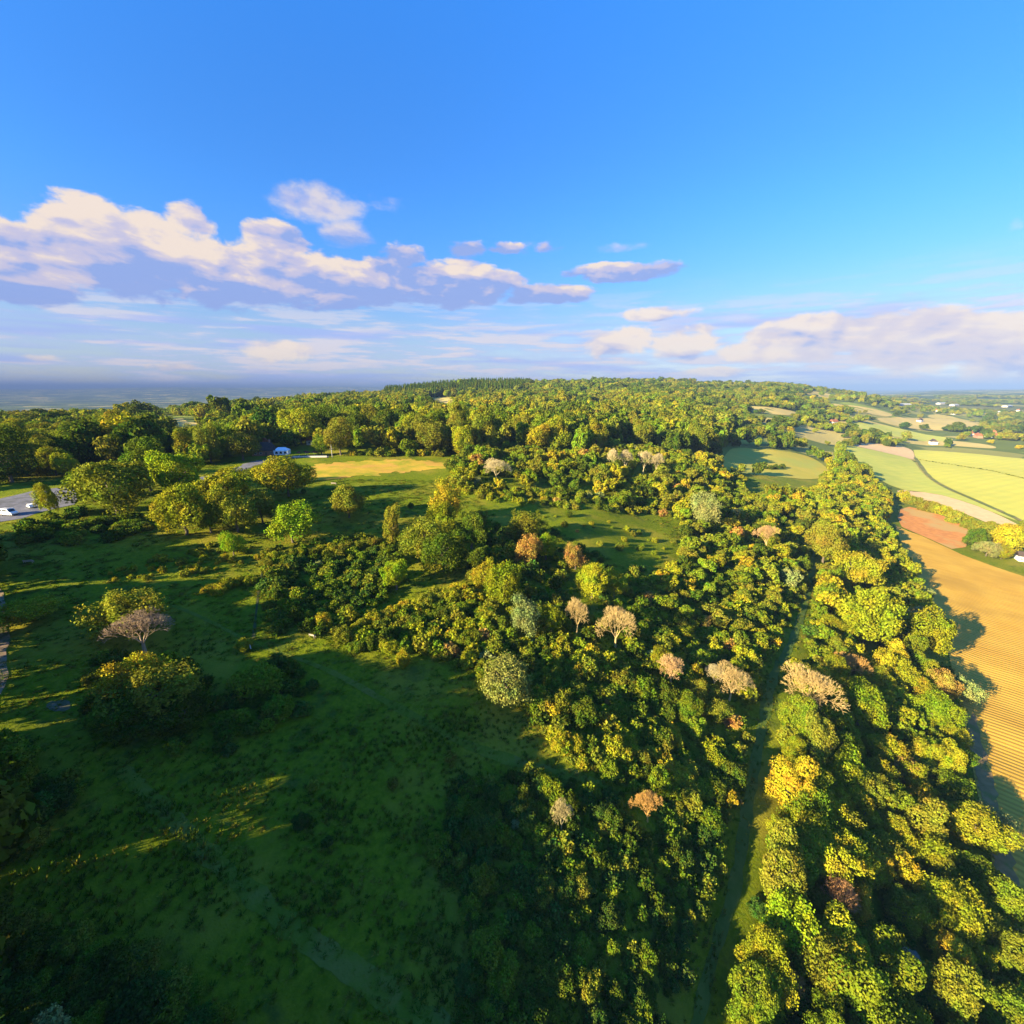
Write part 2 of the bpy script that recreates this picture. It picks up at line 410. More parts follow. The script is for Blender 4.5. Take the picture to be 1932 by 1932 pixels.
field('pink', [(1690, 922), (1760, 930), (1830, 950), (1885, 972), (1932, 996), (2050, 1050), (2050, 1075), (1932, 1018), (1860, 985), (1790, 958), (1700, 940)], PINK, 8, .25)
field('lime', [(1572, 846), (1598, 840), (1650, 850), (1700, 861), (1722, 868), (1740, 895), (1780, 922), (1860, 955), (1932, 988), (1885, 972), (1830, 950), (1760, 930), (1690, 922), (1650, 900), (1605, 878), (1578, 860)], LIME, 10, .35)
field('pink2', [(1596, 839), (1632, 831), (1680, 838), (1720, 847), (1727, 863), (1722, 868), (1700, 861), (1650, 850)], PINK, 12, .5)
field('yellow', [(1722, 846), (1800, 853), (1932, 867), (2200, 890), (2200, 1090), (2050, 1040), (1932, 984), (1860, 951), (1782, 917), (1746, 892), (1727, 864)], YELLOW, 12, .4)
field('meadow', [(1383, 842), (1444, 848), (1518, 858), (1545, 870), (1573, 895), (1540, 906), (1468, 900), (1417, 896), (1352, 882), (1365, 862)], MEADOW, 8, .3)
field('g1', [(1552, 760), (1600, 765), (1686, 781), (1680, 788), (1620, 778), (1556, 769)], STRAW, 40, .5)
field('g2', [(1640, 790), (1700, 786), (1780, 788), (1856, 800), (1852, 813), (1780, 812), (1700, 806)], STRAW, 30, .5)
field('g3', [(1598, 797), (1660, 800), (1720, 813), (1800, 826), (1795, 834), (1710, 828), (1640, 815)], LIME, 30, .5)
field('g4', [(1400, 766), (1450, 768), (1500, 776), (1512, 786), (1460, 784), (1412, 776)], STRAW, 25, .5)
field('g5', [(811, 754), (840, 751), (862, 755), (858, 766), (820, 766)], STRAW, 12, .5)
field('g6', [(300, 792), (345, 789), (352, 797), (395, 800), (398, 808), (330, 808), (302, 800)], STRAW, 10, .5)
field('g7', [(500, 780), (540, 779), (545, 784), (505, 786)], STRAW, 10, .5)
field('g8', [(1060, 757), (1180, 755), (1185, 760), (1070, 762)], STRAW, 15, .5)
field('g9', [(1745, 828), (1800, 832), (1880, 842), (1878, 848), (1800, 842), (1740, 836)], STRAW, 25, .5)
field('g10', [(1380, 830), (1440, 826), (1500, 834), (1496, 842), (1430, 838), (1385, 838)], MEADOW, 15, .5)
field('dry', [(583, 886), (598, 876), (640, 874), (668, 869), (720, 870), (752, 866), (800, 869), (836, 874), (850, 882), (835, 886), (808, 884), (780, 892), (740, 890), (700, 899), (668, 897), (640, 906), (612, 902), (592, 909)], noisy('dry_grass', (.46, .29, .03), (.22, .23, .012), .10, c3=(.44, .25, .04), scale3=.06, bump=.3), 4, .10)
ASPH = noisy('asphalt', (.12, .12, .135), (.16, .155, .165), .8, c3=(.10, .10, .10), scale3=.2)
cpk = wpoly([(-160, 985), (0, 985), (45, 978), (70, 968), (140, 952), (150, 930), (125, 919), (60, 927), (0, 941), (-160, 955)])
drape('car_park', cpk, ASPH, 3, .08)
lane, _ = ribbon('lane', [(380, 905), (425, 893), (455, 884), (480, 874), (505, 868), (540, 864), (620, 862)], [8, 8, 8, 8, 7, 6, 5], ASPH, .08)
TRAILM = noisy('worn_grass', (.115, .140, .012), (.095, .125, .005), .5, c3=(.135, .14, .02), scale3=.2, bump=.3, bscale=1.6)
ribbon('path', [(1537, 1010), (1535, 1060), (1522, 1130), (1492, 1215), (1462, 1270), (1440, 1360), (1418, 1480), (1400, 1590), (1385, 1680), (1350, 1790), (1315, 1932), (1290, 2060)], [2, 2, 2, 2, 2.2, 2.2, 2.2, 2, 1.6, 1.5, 1.5, 1.5], noisy('track_grass', (.06, .10, .012), (.085, .12, .02), .5, bump=.2))
ribbon('path', [(320, 1140), (380, 1165), (440, 1195), (490, 1220), (560, 1242), (640, 1275), (740, 1330), (850, 1390), (950, 1430), (1080, 1462), (1200, 1492)], [.8, .9, .9, .9, 1, 1.2, 1.4, 1.6, 1.8, 1.8, 1.8], TRAILM, .07)
ribbon('path', [(230, 1450), (300, 1520), (380, 1600), (470, 1680), (560, 1760), (680, 1840), (820, 1932), (930, 2010)], [1.6, 2.2, 2.4, 2.4, 2.4, 2.6, 2.6, 2.6], TRAILM, .07)
ribbon('path', [(500, 1060), (490, 1100), (484, 1150), (478, 1205)], .55, noisy('trodden_soil', (.06, .07, .02), (.05, .055, .02), 1), .06)
SOIL = noisy('reddish_soil', (.30, .19, .12), (.20, .15, .08), 1.0, c3=(.08, .09, .03), scale3=.5)
ribbon('path', [(-60, 1040), (-25, 1100), (-6, 1180), (-8, 1260), (-40, 1380)], [2, 3, 3.2, 3, 2], SOIL, .07)
def patch(px, py, rx, ry, mat, seed):
    rg = random.Random(seed)
    return drape('bare_soil', wpoly([(px + rx * math.cos(a) * rg.uniform(.7, 1.1), py + ry * math.sin(a) * rg.uniform(.7, 1.1)) for a in np.linspace(0, 2 * math.pi, 18)[:-1]]), mat, 1.2, .05)
patch(112, 1332, 26, 12, noisy('bare_chalk', (.16, .12, .07), (.08, .085, .035), 1.2), 3)
LANETR = noisy('farm_track', (.30, .18, .07), (.22, .14, .05), .5, c3=(.15, .16, .03), scale3=.15)
ribbon('track', [(1830, 1345), (1846, 1420), (1860, 1480), (1876, 1545), (1893, 1630), (1930, 1735), (1975, 1840), (2030, 1960)], [2, 3, 3.5, 3.5, 3.5, 3.5, 3.5, 3.5], LANETR, .26)
ribbon('grass_verge', [(1727, 864), (1746, 892), (1782, 919), (1860, 953), (1932, 986), (2050, 1046), (2180, 1092)], [5, 5, 4.5, 4, 4, 3, 3], noisy('verge', (.14, .16, .035), (.10, .13, .03), .3, c3=(.2, .17, .06), scale3=.1), .55)

# ------------------------------------------------------------------ foliage materials
def leaf_mat(name, stuff):
    m = bpy.data.materials.new(name); m.use_nodes = True; nt = m.node_tree; nt.nodes.clear(); b = NB(nt)
    if stuff:
        at = b.n('ShaderNodeAttribute', attribute_type='INSTANCER', attribute_name='tint'); col = at.outputs['Color']
    else:
        col = b.n('ShaderNodeObjectInfo').outputs['Color']
    isl = b.n('ShaderNodeNewGeometry'); rnd = isl.outputs['Random Per Island']
    oc = b.n('ShaderNodeTexCoord').outputs['Object']
    oi = b.n('ShaderNodeObjectInfo').outputs['Random']
    pp = b.vm('ADD', oc, b.vec(b.m('MULTIPLY', oi, 17.0), b.m('MULTIPLY', oi, 5.0), 0.0))
    nz = b.noise(pp, 1.7, 2, .5)
    h = b.n('ShaderNodeHueSaturation')
    nt.links.new(b.m('ADD', .5, b.m('MULTIPLY', b.m('SUBTRACT', nz, .5), .20)), h.inputs['Hue'])
    nt.links.new(b.m('ADD', .72, b.m('MULTIPLY', rnd, .56)), h.inputs['Value'])
    nt.links.new(col, h.inputs['Color'])
    c = b.mix(b.m('MULTIPLY', b.mr(rnd, .85, 1.0), .14), h.outputs[0], (.22, .16, .05))
    df = b.n('ShaderNodeBsdfDiffuse'); nt.links.new(c, df.inputs[0])
    tr = b.n('ShaderNodeBsdfTranslucent'); nt.links.new(b.mix(1.0, c, (1.0, 1.05, .5), 'MULTIPLY'), tr.inputs[0])
    mx = b.n('ShaderNodeMixShader'); mx.inputs[0].default_value = .22
    nt.links.new(df.outputs[0], mx.inputs[1]); nt.links.new(tr.outputs[0], mx.inputs[2])
    out = b.n('ShaderNodeOutputMaterial'); nt.links.new(mx.outputs[0], out.inputs[0])
    return m
LEAF = leaf_mat('foliage', False); LEAFS = leaf_mat('foliage_mass', True)
BARK = noisy('bark', (.09, .07, .05), (.15, .12, .09), 3)
def twig_mat():
    m = bpy.data.materials.new('dry_twigs'); m.use_nodes = True; nt = m.node_tree; bs = nt.nodes['Principled BSDF']; b = NB(nt)
    nt.links.new(b.n('ShaderNodeObjectInfo').outputs['Color'], bs.inputs['Base Color']); bs.inputs['Roughness'].default_value = .9
    return m
TWIG = twig_mat()

# ------------------------------------------------------------------ crowns (unit size: radius about 1, centred on the crown's middle)
def quads(P, N, s, rng, asp=1.5):
    n = len(P); r = rng.normal(size=(n, 3)); U = np.cross(N, r); U /= np.linalg.norm(U, axis=1)[:, None] + 1e-9
    Wv = np.cross(N, U); s = s[:, None]
    U = U * s * asp / 2; Wv = Wv * s / 2
    bend = N * s * .18
    V = np.stack([P - U - Wv * .55, P + U * .1 - Wv * 1.1 + bend, P + U + Wv * .35, P - U * .2 + Wv * 1.15 + bend], 1).reshape(-1, 3)
    return V, np.arange(n * 4).reshape(-1, 4)
def crown(seed, n, leaf, lobes=22, rad=(.26, .46), shell=.62, sq=(1, 1, .85), out=.55, spiky=0.0, mat=LEAF, droop=0.0):
    rng = np.random.default_rng(seed)
    C = []; 
    for k in range(lobes):
        t = (k + .5) / lobes; zc = 1 - 1.75 * t; a = k * 2.39996 + rng.uniform(-.5, .5)
        rr = math.sqrt(max(0, 1 - zc * zc)); s_ = shell * rng.uniform(.55, 1.35)
        C.append((rr * math.cos(a) * s_ * sq[0], rr * math.sin(a) * s_ * sq[1], zc * s_ * sq[2]))
    C = np.array(C); rd = rng.uniform(rad[0] * .7, rad[1], lobes)
    C = np.vstack([C, [[0, 0, 0]]]); rd = np.append(rd, .55)
    wob = rng.normal(size=(6, 3)) * 4.5; wph = rng.uniform(0, 6.28, 6)
    k = rng.choice(len(C), size=n * 3, p=rd ** 2 / np.sum(rd ** 2))
    d = rng.normal(size=(n * 3, 3)); d[:, 2] += .25; d /= np.linalg.norm(d, axis=1)[:, None]
    P = C[k] + d * (rd[k] * rng.uniform(.72, 1.06, n * 3))[:, None]
    P += d * (np.sin(P @ wob.T + wph).sum(1) * .030)[:, None]
    P = P * (1 + .16 * np.sin(P @ (wob[:1].T * .5) + 1)) 
    if spiky: P += d * (rng.random(n * 3) ** 4 * spiky)[:, None]
    dist = np.linalg.norm(P[:, None] - C[None], axis=2) / rd[None]
    dist[np.arange(len(P)), k] = 9
    keep = dist.min(1) > .80
    P = P[keep][:n]; d = d[keep][:n]
    N = d + rng.normal(size=P.shape) * out; N /= np.linalg.norm(N, axis=1)[:, None]
    V, F = quads(P, N, leaf * rng.uniform(.6, 1.35, len(P)), rng)
    if droop: V[:, 2] -= droop * (V[:, 0] ** 2 + V[:, 1] ** 2)
    return np_mesh('crown', V, F, mat)

def tubes(segs, sides=5):
    """segs: list of (p0,r0,p1,r1)"""
    S = len(segs); P0 = np.array([s_[0] for s_ in segs]); R0 = np.array([s_[1] for s_ in segs]); P1 = np.array([s_[2] for s_ in segs]); R1 = np.array([s_[3] for s_ in segs])
    D = P1 - P0; D /= np.linalg.norm(D, axis=1)[:, None] + 1e-9
    ref = np.where(np.abs(D[:, 2:3]) > .9, np.array([[1, 0, 0.]]), np.array([[0, 0, 1.]]))
    U = np.cross(D, ref); U /= np.linalg.norm(U, axis=1)[:, None] + 1e-9; Wv = np.cross(D, U)
    V = np.zeros((S, 2 * sides, 3))
    for k in range(sides):
        a = 2 * math.pi * k / sides; o = U * math.cos(a) + Wv * math.sin(a)
        V[:, k] = P0 + o * R0[:, None]; V[:, sides + k] = P1 + o * R1[:, None]
    base = (np.arange(S) * 2 * sides)[:, None]
    F = np.concatenate([np.stack([base[:, 0] + k, base[:, 0] + (k + 1) % sides, base[:, 0] + sides + (k + 1) % sides, base[:, 0] + sides + k], -1) for k in range(sides)])
    return V.reshape(-1, 3), F
def trunk_mesh(seed):
    """unit height: 0 at the ground, forks reach into the crown at z about .75"""
    rg = random.Random(seed); segs = []
    p = np.array([0, 0, -.04]); r = .035
    for k in range(4):
        q = p + np.array([rg.uniform(-.02, .02), rg.uniform(-.02, .02), .11]); segs.append((p, r, q, r * .85)); p, r = q, r * .85
    for k in range(7):
        a = k * 2.4 + rg.uniform(-.4, .4); o = np.array([math.cos(a), math.sin(a), 0]); s_ = np.array([0, 0, rg.uniform(.28, .42)])
        m1 = s_ + o * .10 + np.array([0, 0, .12]); m2 = m1 + o * rg.uniform(.08, .16) + np.array([0, 0, rg.uniform(.08, .2)])
        segs += [(s_, .018, m1, .012), (m1, .012, m2, .005)]
    V, F = tubes(segs, 6)
    return np_mesh('trunk', V, F, BARK, True)
def bare_tree(seed, spread=.5, levels=7, thick=1.0):
    """leafless tree, unit height: every limb splits until it ends in fine twigs. returns (trunk mesh, twigs mesh)"""
    rg = random.Random(seed); A = []; B = []
    def grow(p, d, L, r, lv):
        nseg = 2; q = p
        for _ in range(nseg):
            d2 = (d + Vector((rg.uniform(-.12, .12), rg.uniform(-.12, .12), rg.uniform(0, .12)))).normalized()
            e = q + d2 * L / nseg
            (A if lv < 2 else B).append((tuple(q), r, tuple(e), r * .82)); q, r, d = e, r * .82, d2
            if lv >= 2 and rg.random() < .7:
                s_ = (d + Vector((rg.gauss(0, .8), rg.gauss(0, .8), rg.gauss(.1, .5)))).normalized()
                B.append((tuple(q), r * .5, tuple(q + s_ * L * .6), r * .3))
        if lv >= levels: return
        n = 4 if lv == 0 else (3 if lv < 4 else rg.choice((2, 3)))
        a0 = rg.uniform(0, 6.28); pr = d.orthogonal().normalized()
        for k in range(n):
            ax = Matrix.Rotation(a0 + k * 6.283 / n + rg.uniform(-.4, .4), 3, d) @ pr
            an = rg.uniform(.7, 1.25) * spread
            grow(q, (d + ax * math.tan(an)).normalized(), L * rg.uniform(.66, .84), max(r * .62, .0024 * thick), lv + 1)
    grow(Vector((0, 0, -.02)), Vector((0, 0, 1)), .17, .022 * thick, 0)
    out = []
    for nm, S, sd_ in (('trunk', A, 6), ('twigs', B, 3)):
        V, F = tubes(S, sd_); out.append((nm, V, F))
    zmax = max(out[1][1][:, 2].max(), .1)
    return [np_mesh(nm, V / zmax, F, TWIG) for nm, V, F in out]

HI = {'round': [crown(s_, 10000, .048, lobes=30 + 4 * (s_ % 3), rad=(.2, .42), out=.65, spiky=.10) for s_ in range(1, 8)],
      'loose': [crown(s_, 7000, .054, lobes=26, rad=(.14, .36), shell=.76, sq=(1, .9, .9), out=.8, spiky=.22) for s_ in range(11, 15)],
      'tall': [crown(s_, 8000, .054, lobes=26, sq=(.85, .85, 1.15), shell=.66) for s_ in range(21, 23)],
      'yew': [crown(s_, 8500, .05, lobes=44, rad=(.15, .34), shell=.74, sq=(1, 1, .8), out=.8, spiky=.22) for s_ in range(31, 34)],
      'bush': [crown(s_, 4200, .075, lobes=18, rad=(.22, .46), shell=.6, sq=(1, 1, .7), out=.8, spiky=.15) for s_ in range(41, 46)]}
TRUNKS = [trunk_mesh(s_) for s_ in range(3)]
BARE = [bare_tree(5, .50), bare_tree(8, .56), bare_tree(13, .48)]
LO = [crown(s_, 1500, .125, lobes=20, rad=(.2, .44), mat=LEAFS) for s_ in range(51, 57)]
LOBUSH = [crown(s_, 800, .16, lobes=12, sq=(1, 1, .7), out=.9, spiky=.25, mat=LEAFS) for s_ in range(61, 66)]
def cone_mesh(seed):
    rng = np.random.default_rng(seed); n = 520; t = rng.random(n) ** .7
    a = rng.uniform(0, 6.28, n); rr = (t * .36 + .03) * (.75 + .3 * np.sin(t * 40)) * rng.uniform(.6, 1.1, n); P = np.stack([rr * np.cos(a), rr * np.sin(a), 1.0 - 2 * t], -1)
    N = np.stack([np.cos(a), np.sin(a), np.full(n, .6)], -1) + rng.normal(size=(n, 3)) * .3; N /= np.linalg.norm(N, axis=1)[:, None]
    V, F = quads(P, N, np.full(n, .15), rng); return np_mesh('conifer', V, F, LEAFS)
CONE = [cone_mesh(71), cone_mesh(72)]
def tuft_mesh(seed):
    rng = np.random.default_rng(seed); n = 26; a = rng.uniform(0, 6.28, n); rr = rng.uniform(0, .8, n)
    P = np.stack([rr * np.cos(a), rr * np.sin(a), np.full(n, -.05)], -1)
    d = np.stack([np.cos(a) * .5, np.sin(a) * .5, np.ones(n)], -1) + rng.normal(size=(n, 3)) * .3; h = rng.uniform(.5, 1.1, n)[:, None]
    s_ = np.stack([-np.sin(a), np.cos(a), np.zeros(n)], -1) * .16
    V = np.stack([P - s_, P + s_, P + d * h + s_ * .3, P + d * h - s_ * .3], 1).reshape(-1, 3)
    return np_mesh('tuft', V, np.arange(n * 4).reshape(-1, 4), LEAFS)
TUFT = [tuft_mesh(81), tuft_mesh(82), tuft_mesh(83)]

# tints (albedo)
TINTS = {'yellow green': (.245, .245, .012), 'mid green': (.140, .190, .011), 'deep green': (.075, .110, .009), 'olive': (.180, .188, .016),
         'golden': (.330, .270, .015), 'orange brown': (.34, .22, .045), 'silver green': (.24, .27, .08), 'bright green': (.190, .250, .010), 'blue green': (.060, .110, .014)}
def jit(c_, rg, a=.18):
    k = 1 + rg.uniform(-a, a); return tuple(max(.004, v * k * (1 + rg.uniform(-.07, .07))) for v in c_)

# ------------------------------------------------------------------ where things grow (outlines on the ground, named by the frame pixels they lie under)
RNG = np.random.default_rng(7); RG = random.Random(11)
def hitlift(px, py, lift):
    d = ray(px, py); t = np.concatenate([np.linspace(15, 400, 900), np.geomspace(400, 20000, 1200)])
    P = d[None] * t[:, None]; P[:, 2] += CAMZ
    bl = P[:, 2] < T(P[:, 0], P[:, 1]) + lift
    k = int(np.argmax(bl)) if bl.any() else len(t) - 1
    a, c_ = t[max(k - 1, 0)], t[k]
    for _ in range(12):
        mm = (a + c_) / 2; p = d * mm; p[2] += CAMZ
        if p[2] < T(p[0], p[1]) + lift: c_ = mm
        else: a = mm
    p = d * c_
    return float(p[0]), float(p[1]), float(T(p[0], p[1])), float(c_)
def spot(cx, cy, w, asp, mid=.57):
    lift = 3.0
    for _ in range(3):
        x, y, z, d = hitlift(cx, cy, lift); Rr = w / 810 * d / 2; H = asp * 2 * Rr; lift = mid * H
    return x, y, z, Rr, H
TREES = []     # dicts: x y z R H sp tint lab grp
BUSHES = []
def add(L, **k): L.append(k)
def tree_at(cx, cy, w, asp, sp, tint, label, group=None, near=True):
    if sp != 'yew': asp *= 1.12
    x, y, z, Rr, H = spot(cx, cy, w, asp)
    add(TREES, x=x, y=y, z=z, R=Rr, H=H, sp=sp, tint=tint, lab=label, grp=group, fix=True)
def bush_at(cx, cy, w, asp, tint, label, group=None, sp='bush'):
    x, y, z, Rr, H = spot(cx, cy, w, asp, .5)
    add(BUSHES, x=x, y=y, z=z, R=Rr, H=H, sp=sp, tint=tint, lab=label, grp=group, fix=True)

A = tree_at
A(205, 912, 128, .80, 'round', 'olive', 'large round olive green tree between the car park and the paired oaks')
A(165, 905, 60, .9, 'round', 'golden', 'golden side tree leaning against the big round tree by the car park')
A(86, 938, 38, 1.5, 'round', 'yellow green', 'small pom-pom tree at the car park edge beside the white campervan')
A(335, 893, 96, .95, 'round', 'bright green', 'tall leafy bright green tree right of the big golden car park tree')
A(275, 880, 90, .9, 'round', 'deep green', 'dark green tree behind the gap between the car park tree and its neighbour')
A(340, 957, 92, .95, 'round', 'yellow green', 'yellow green tree with pale trunk showing on the lit grass bank')
A(418, 925, 92, .95, 'round', 'yellow green', 'round crowned tree standing tallest in the clump on the grass bank')
A(440, 960, 80, .9, 'loose', 'olive', 'olive brown scruffy tree at the right of the clump on the grass bank')
A(392, 975, 50, 1.0, 'round', 'mid green', 'narrow green tree squeezed into the middle of the grass bank clump')
A(490, 955, 52, 1.0, 'loose', 'olive', 'small brownish tree just left of the umbrella shaped tree')
A(548, 985, 86, .75, 'loose', 'bright green', 'umbrella shaped bright tree alone on the grass above the hollow')
A(437, 1023, 38, 1.1, 'loose', 'bright green', 'little bright green tree below the grass bank clump')
A(540, 899, 86, .72, 'round', 'yellow green', 'solitary round tree in front of the white marquee beside the lane')
A(655, 943, 66, .85, 'round', 'olive', 'lone dome shaped tree in the middle of the open meadow')
A(565, 808, 78, .85, 'round', 'yellow green', 'broad golden green tree overhanging the marquee and parasols')
A(740, 990, 42, 1.3, 'tall', 'olive', 'slim brownish tree at the left end of the yew group')
A(800, 1010, 78, 1.0, 'yew', 'olive', 'shaggy dark yew in the middle of the meadow, left one of the pair')
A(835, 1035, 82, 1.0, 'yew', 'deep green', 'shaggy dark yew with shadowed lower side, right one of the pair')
A(845, 945, 68, 1.0, 'loose', 'golden', 'golden topped tree rising behind the yew pair')
A(832, 975, 60, 1.0, 'round', 'yellow green', 'yellow green tree directly above the yew pair')
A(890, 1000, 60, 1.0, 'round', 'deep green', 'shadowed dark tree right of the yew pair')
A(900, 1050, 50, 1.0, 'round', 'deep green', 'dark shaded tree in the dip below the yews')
A(745, 1078, 54, 1.1, 'round', 'bright green', 'bright green conical tree below the slim brown tree')
A(988, 985, 62, .95, 'yew', 'olive', 'yew with sunlit left edge at the top of the dark glade')
A(1030, 1028, 46, 1.0, 'round', 'bright green', 'fresh green tree next to the pinkish brown one above the glade')
A(992, 1035, 54, 1.0, 'loose', 'orange brown', 'pinkish brown tree at the left edge of the glade')
A(916, 1082, 48, 1.0, 'loose', 'golden', 'bright golden autumn tree at the end of the ridge hedge')
A(950, 1098, 66, 1.15, 'loose', 'bright green', 'tall bright green tree beside the golden autumn tree')
A(1086, 1048, 44, 1.0, 'loose', 'orange brown', 'orange brown tree standing over the yellow green clump')
A(1118, 1092, 70, .9, 'round', 'yellow green', 'largest yellow green tree of the clump above the two bare trees')
A(1160, 1100, 46, 1.0, 'round', 'yellow green', 'smaller yellow green tree at the right of the clump above the bare trees')
A(955, 1278, 92, .95, 'yew', (.20, .215, .045), 'solitary pale green rounded tree at the lower edge of the meadow')
A(992, 1158, 66, 1.0, 'loose', 'silver green', 'pale green tree with grey leaves left of the bare trees')
A(1040, 1165, 40, 1.3, 'loose', 'bright green', 'narrow bright green tree between the pale tree and a bare tree')
A(1330, 960, 56, 1.0, 'loose', 'silver green', 'tall pale silvery tree above the dark track bend')
A(1620, 1075, 74, 1.0, 'round', 'yellow green', 'big yellow green crown beside the upper end of the track')
A(1560, 1025, 62, 1.0, 'round', 'olive', 'olive tree at the top of the wooded strip near the field corner')
A(1640, 1160, 110, .9, 'round', 'yellow green', 'huge spreading yellow green tree in the wooded strip')
A(1750, 1195, 90, .9, 'round', 'yellow green', 'broad yellow green tree on the field side with a forked lit trunk')
A(1845, 1560, 100, .7, 'round', 'yellow green', 'large yellow green tree at the field edge near the farm track')
A(1870, 1545, 60, .8, 'loose', 'silver green', 'whitish silver leaved tree touching the farm track')
A(1815, 1300, 50, .9, 'loose', 'silver green', 'silver white leaved tree poking out into the field shadow')
A(1754, 1117, 16, 1.0, 'loose', 'silver green', 'tiny white leaved tree on the shaded field corner')
A(1630, 1330, 80, .9, 'round', 'bright green', 'bright green tree behind the large bare tree')
A(1755, 1340, 80, .7, 'round', 'bright green', 'wide vivid green tree near the silver leaved one')
A(1280, 1120, 0.1, 1, 'round', 'olive', 'x'); TREES.pop()
A(640, 826, 56, 1.0, 'round', 'olive', 'olive tree right of the utility pole by the parasols')
A(605, 838, 26, 1.3, 'loose', 'mid green', 'small green tree in front of the red tiled house')
A(455, 838, 52, 1.0, 'round', 'olive', 'olive tree at the left of the dark roofed house')
# the yews on the left: sunlit top and shaded base put into their tints
A(236, 1150, 112, .85, 'yew', 'olive', 'broad dark yew behind the big dead grey brown tree')
A(240, 1275, 96, .95, 'yew', 'golden', 'sunlit golden top of the big yew group below the dead tree')
A(290, 1300, 120, .85, 'yew', 'olive', 'massive dark yew at the heart of the shaded thicket')
A(340, 1335, 90, .8, 'yew', 'deep green', 'very dark yew at the right of the shaded thicket')
A(245, 1345, 90, .7, 'yew', 'deep green', 'low dark green yew at the near side of the shaded thicket')
A(40, 1150, 88, .55, 'yew', 'yellow green', 'low wide bush-like tree at the left edge beside the red path')
# bare trees
def bare(cx, cy, w, asp, k, tint, label):
    asp *= 1.06
    x, y, z, Rr, H = spot(cx, cy, w, asp, .6); add(TREES, x=x, y=y, z=z, R=Rr, H=H, sp='bare', tint=tint, lab=label, grp=None, k=k, fix=True)
TAN = (.42, .30, .11); PALE = (.44, .36, .18); ORG = (.46, .26, .06)
bare(262, 1185, 112, .75, 2, (.27, .19, .11), 'big dead grey brown tree with spreading fine twigs on the meadow')
bare(1090, 1155, 58, 1.2, 0, TAN, 'leafless tan tree, left one of the pair above the pale round tree')
bare(1165, 1175, 76, 1.1, 1, TAN, 'leafless tan tree, larger right one of the pair')
bare(1268, 1262, 60, 1.1, 2, (.46, .29, .12), 'leafless pinkish tree among bushes left of the grassy track')
bare(1382, 1283, 72, 1.0, 1, TAN, 'leafless sandy tree right beside the grassy track')
bare(1350, 1272, 44, 1.2, 2, PALE, 'thin leafless tree leaning out left of the sandy one by the track')
bare(1523, 1293, 112, .85, 0, (.44, .31, .11), 'largest leafless tree with pale trunk in the wooded strip')
bare(1600, 1252, 60, 1.0, 0, ORG, 'half bare brown tree behind the largest leafless tree')
bare(1225, 1520, 62, 1.0, 0, ORG, 'orange bare tree glowing at the top of the lower scrub')
bare(1060, 1535, 46, 1.5, 2, (.38, .31, .13), 'thin yellow topped bare tree in the dark scrub')
bare(1582, 1695, 78, 1.2, 0, (.42, .22, .08), 'orange dead conifer-like tree with visible pale trunk')
bare(935, 882, 56, .75, 1, PALE, 'pale dead tree with wide curved limbs behind the meadow')
for i, (q, r_) in enumerate([(1158, 864), (1180, 866), (1215, 868), (1240, 872)]):
    bare(q, r_, 30, 1.5, 2 * (i % 2), PALE, ['pale bare tree at the left end of the row of four slim bare trees', 'second from left in the row of four slim bare trees', 'third from left in the row of four slim bare trees', 'pale bare tree at the right end of the row of four slim bare trees'][i])
bare(1718, 1805, 34, 1.3, 2, (.40, .40, .36), 'small white dead shrub-like tree in the dark lower wood')
bare(1795, 1850, 36, 1.3, 0, (.40, .38, .34), 'white dead tree near the bottom right corner')
bare(1500, 1852, 46, 1.0, 1, ORG, 'rusty leafless tree at the bottom of the wooded strip')
bare(1450, 1010, 44, 1.1, 0, (.46, .29, .12), 'pinkish leafless tree near the upper end of the track')

# ridge hedge bushes in a line, sunlit and shaded sides put into their tints
def line(pts, n, w0, w1, tints, asp, label, group, jitp=3):
    pts = [np.array(p, float) for p in pts]; seg = [np.linalg.norm(pts[i + 1] - pts[i]) for i in range(len(pts) - 1)]; tot = sum(seg)
    for k in range(n):
        t = tot * (k + .5) / n; i = 0
        while i < len(seg) - 1 and t > seg[i]: t -= seg[i]; i += 1
        p = pts[i] + (pts[i + 1] - pts[i]) * t / seg[i]; f = k / max(1, n - 1)
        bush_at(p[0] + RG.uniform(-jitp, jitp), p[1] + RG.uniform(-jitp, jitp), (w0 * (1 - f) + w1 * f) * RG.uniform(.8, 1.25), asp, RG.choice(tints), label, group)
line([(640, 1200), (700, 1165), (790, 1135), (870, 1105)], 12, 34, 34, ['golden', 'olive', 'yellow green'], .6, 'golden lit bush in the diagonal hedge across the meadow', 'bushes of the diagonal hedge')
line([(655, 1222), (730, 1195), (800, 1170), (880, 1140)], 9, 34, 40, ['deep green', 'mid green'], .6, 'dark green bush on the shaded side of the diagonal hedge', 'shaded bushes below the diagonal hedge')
line([(385, 1112), (430, 1100), (480, 1092)], 5, 30, 30, ['yellow green', 'golden'], .55, 'sunlit bush on the low mound left of the narrow dark gully', 'bushes on the low mound')
line([(500, 1070), (510, 1050), (560, 1040), (640, 1030), (720, 1020)], 13, 24, 30, ['olive', 'yellow green'], .5, 'sunlit bush along the upper edge of the brambles left of the yews', 'bushes along the bramble edge')
line([(75, 990), (130, 985), (200, 984), (270, 990)], 8, 28, 34, ['mid green', 'deep green', 'blue green'], .5, 'dark bush in the bank below the car park', 'bushes on the bank below the car park')
bush_at(612, 1170, 30, .9, 'golden', 'small gold lit bush beside the wooden bench')
bush_at(762, 1243, 26, 1.2, 'golden', 'small orange tipped bush alone at the edge of the meadow')
bush_at(462, 1215, 30, .5, 'yellow green', 'low yellow green bush beside the white marker post')
bush_at(568, 1548, 34, .8, 'blue green', 'single dark bush out on the lower meadow')
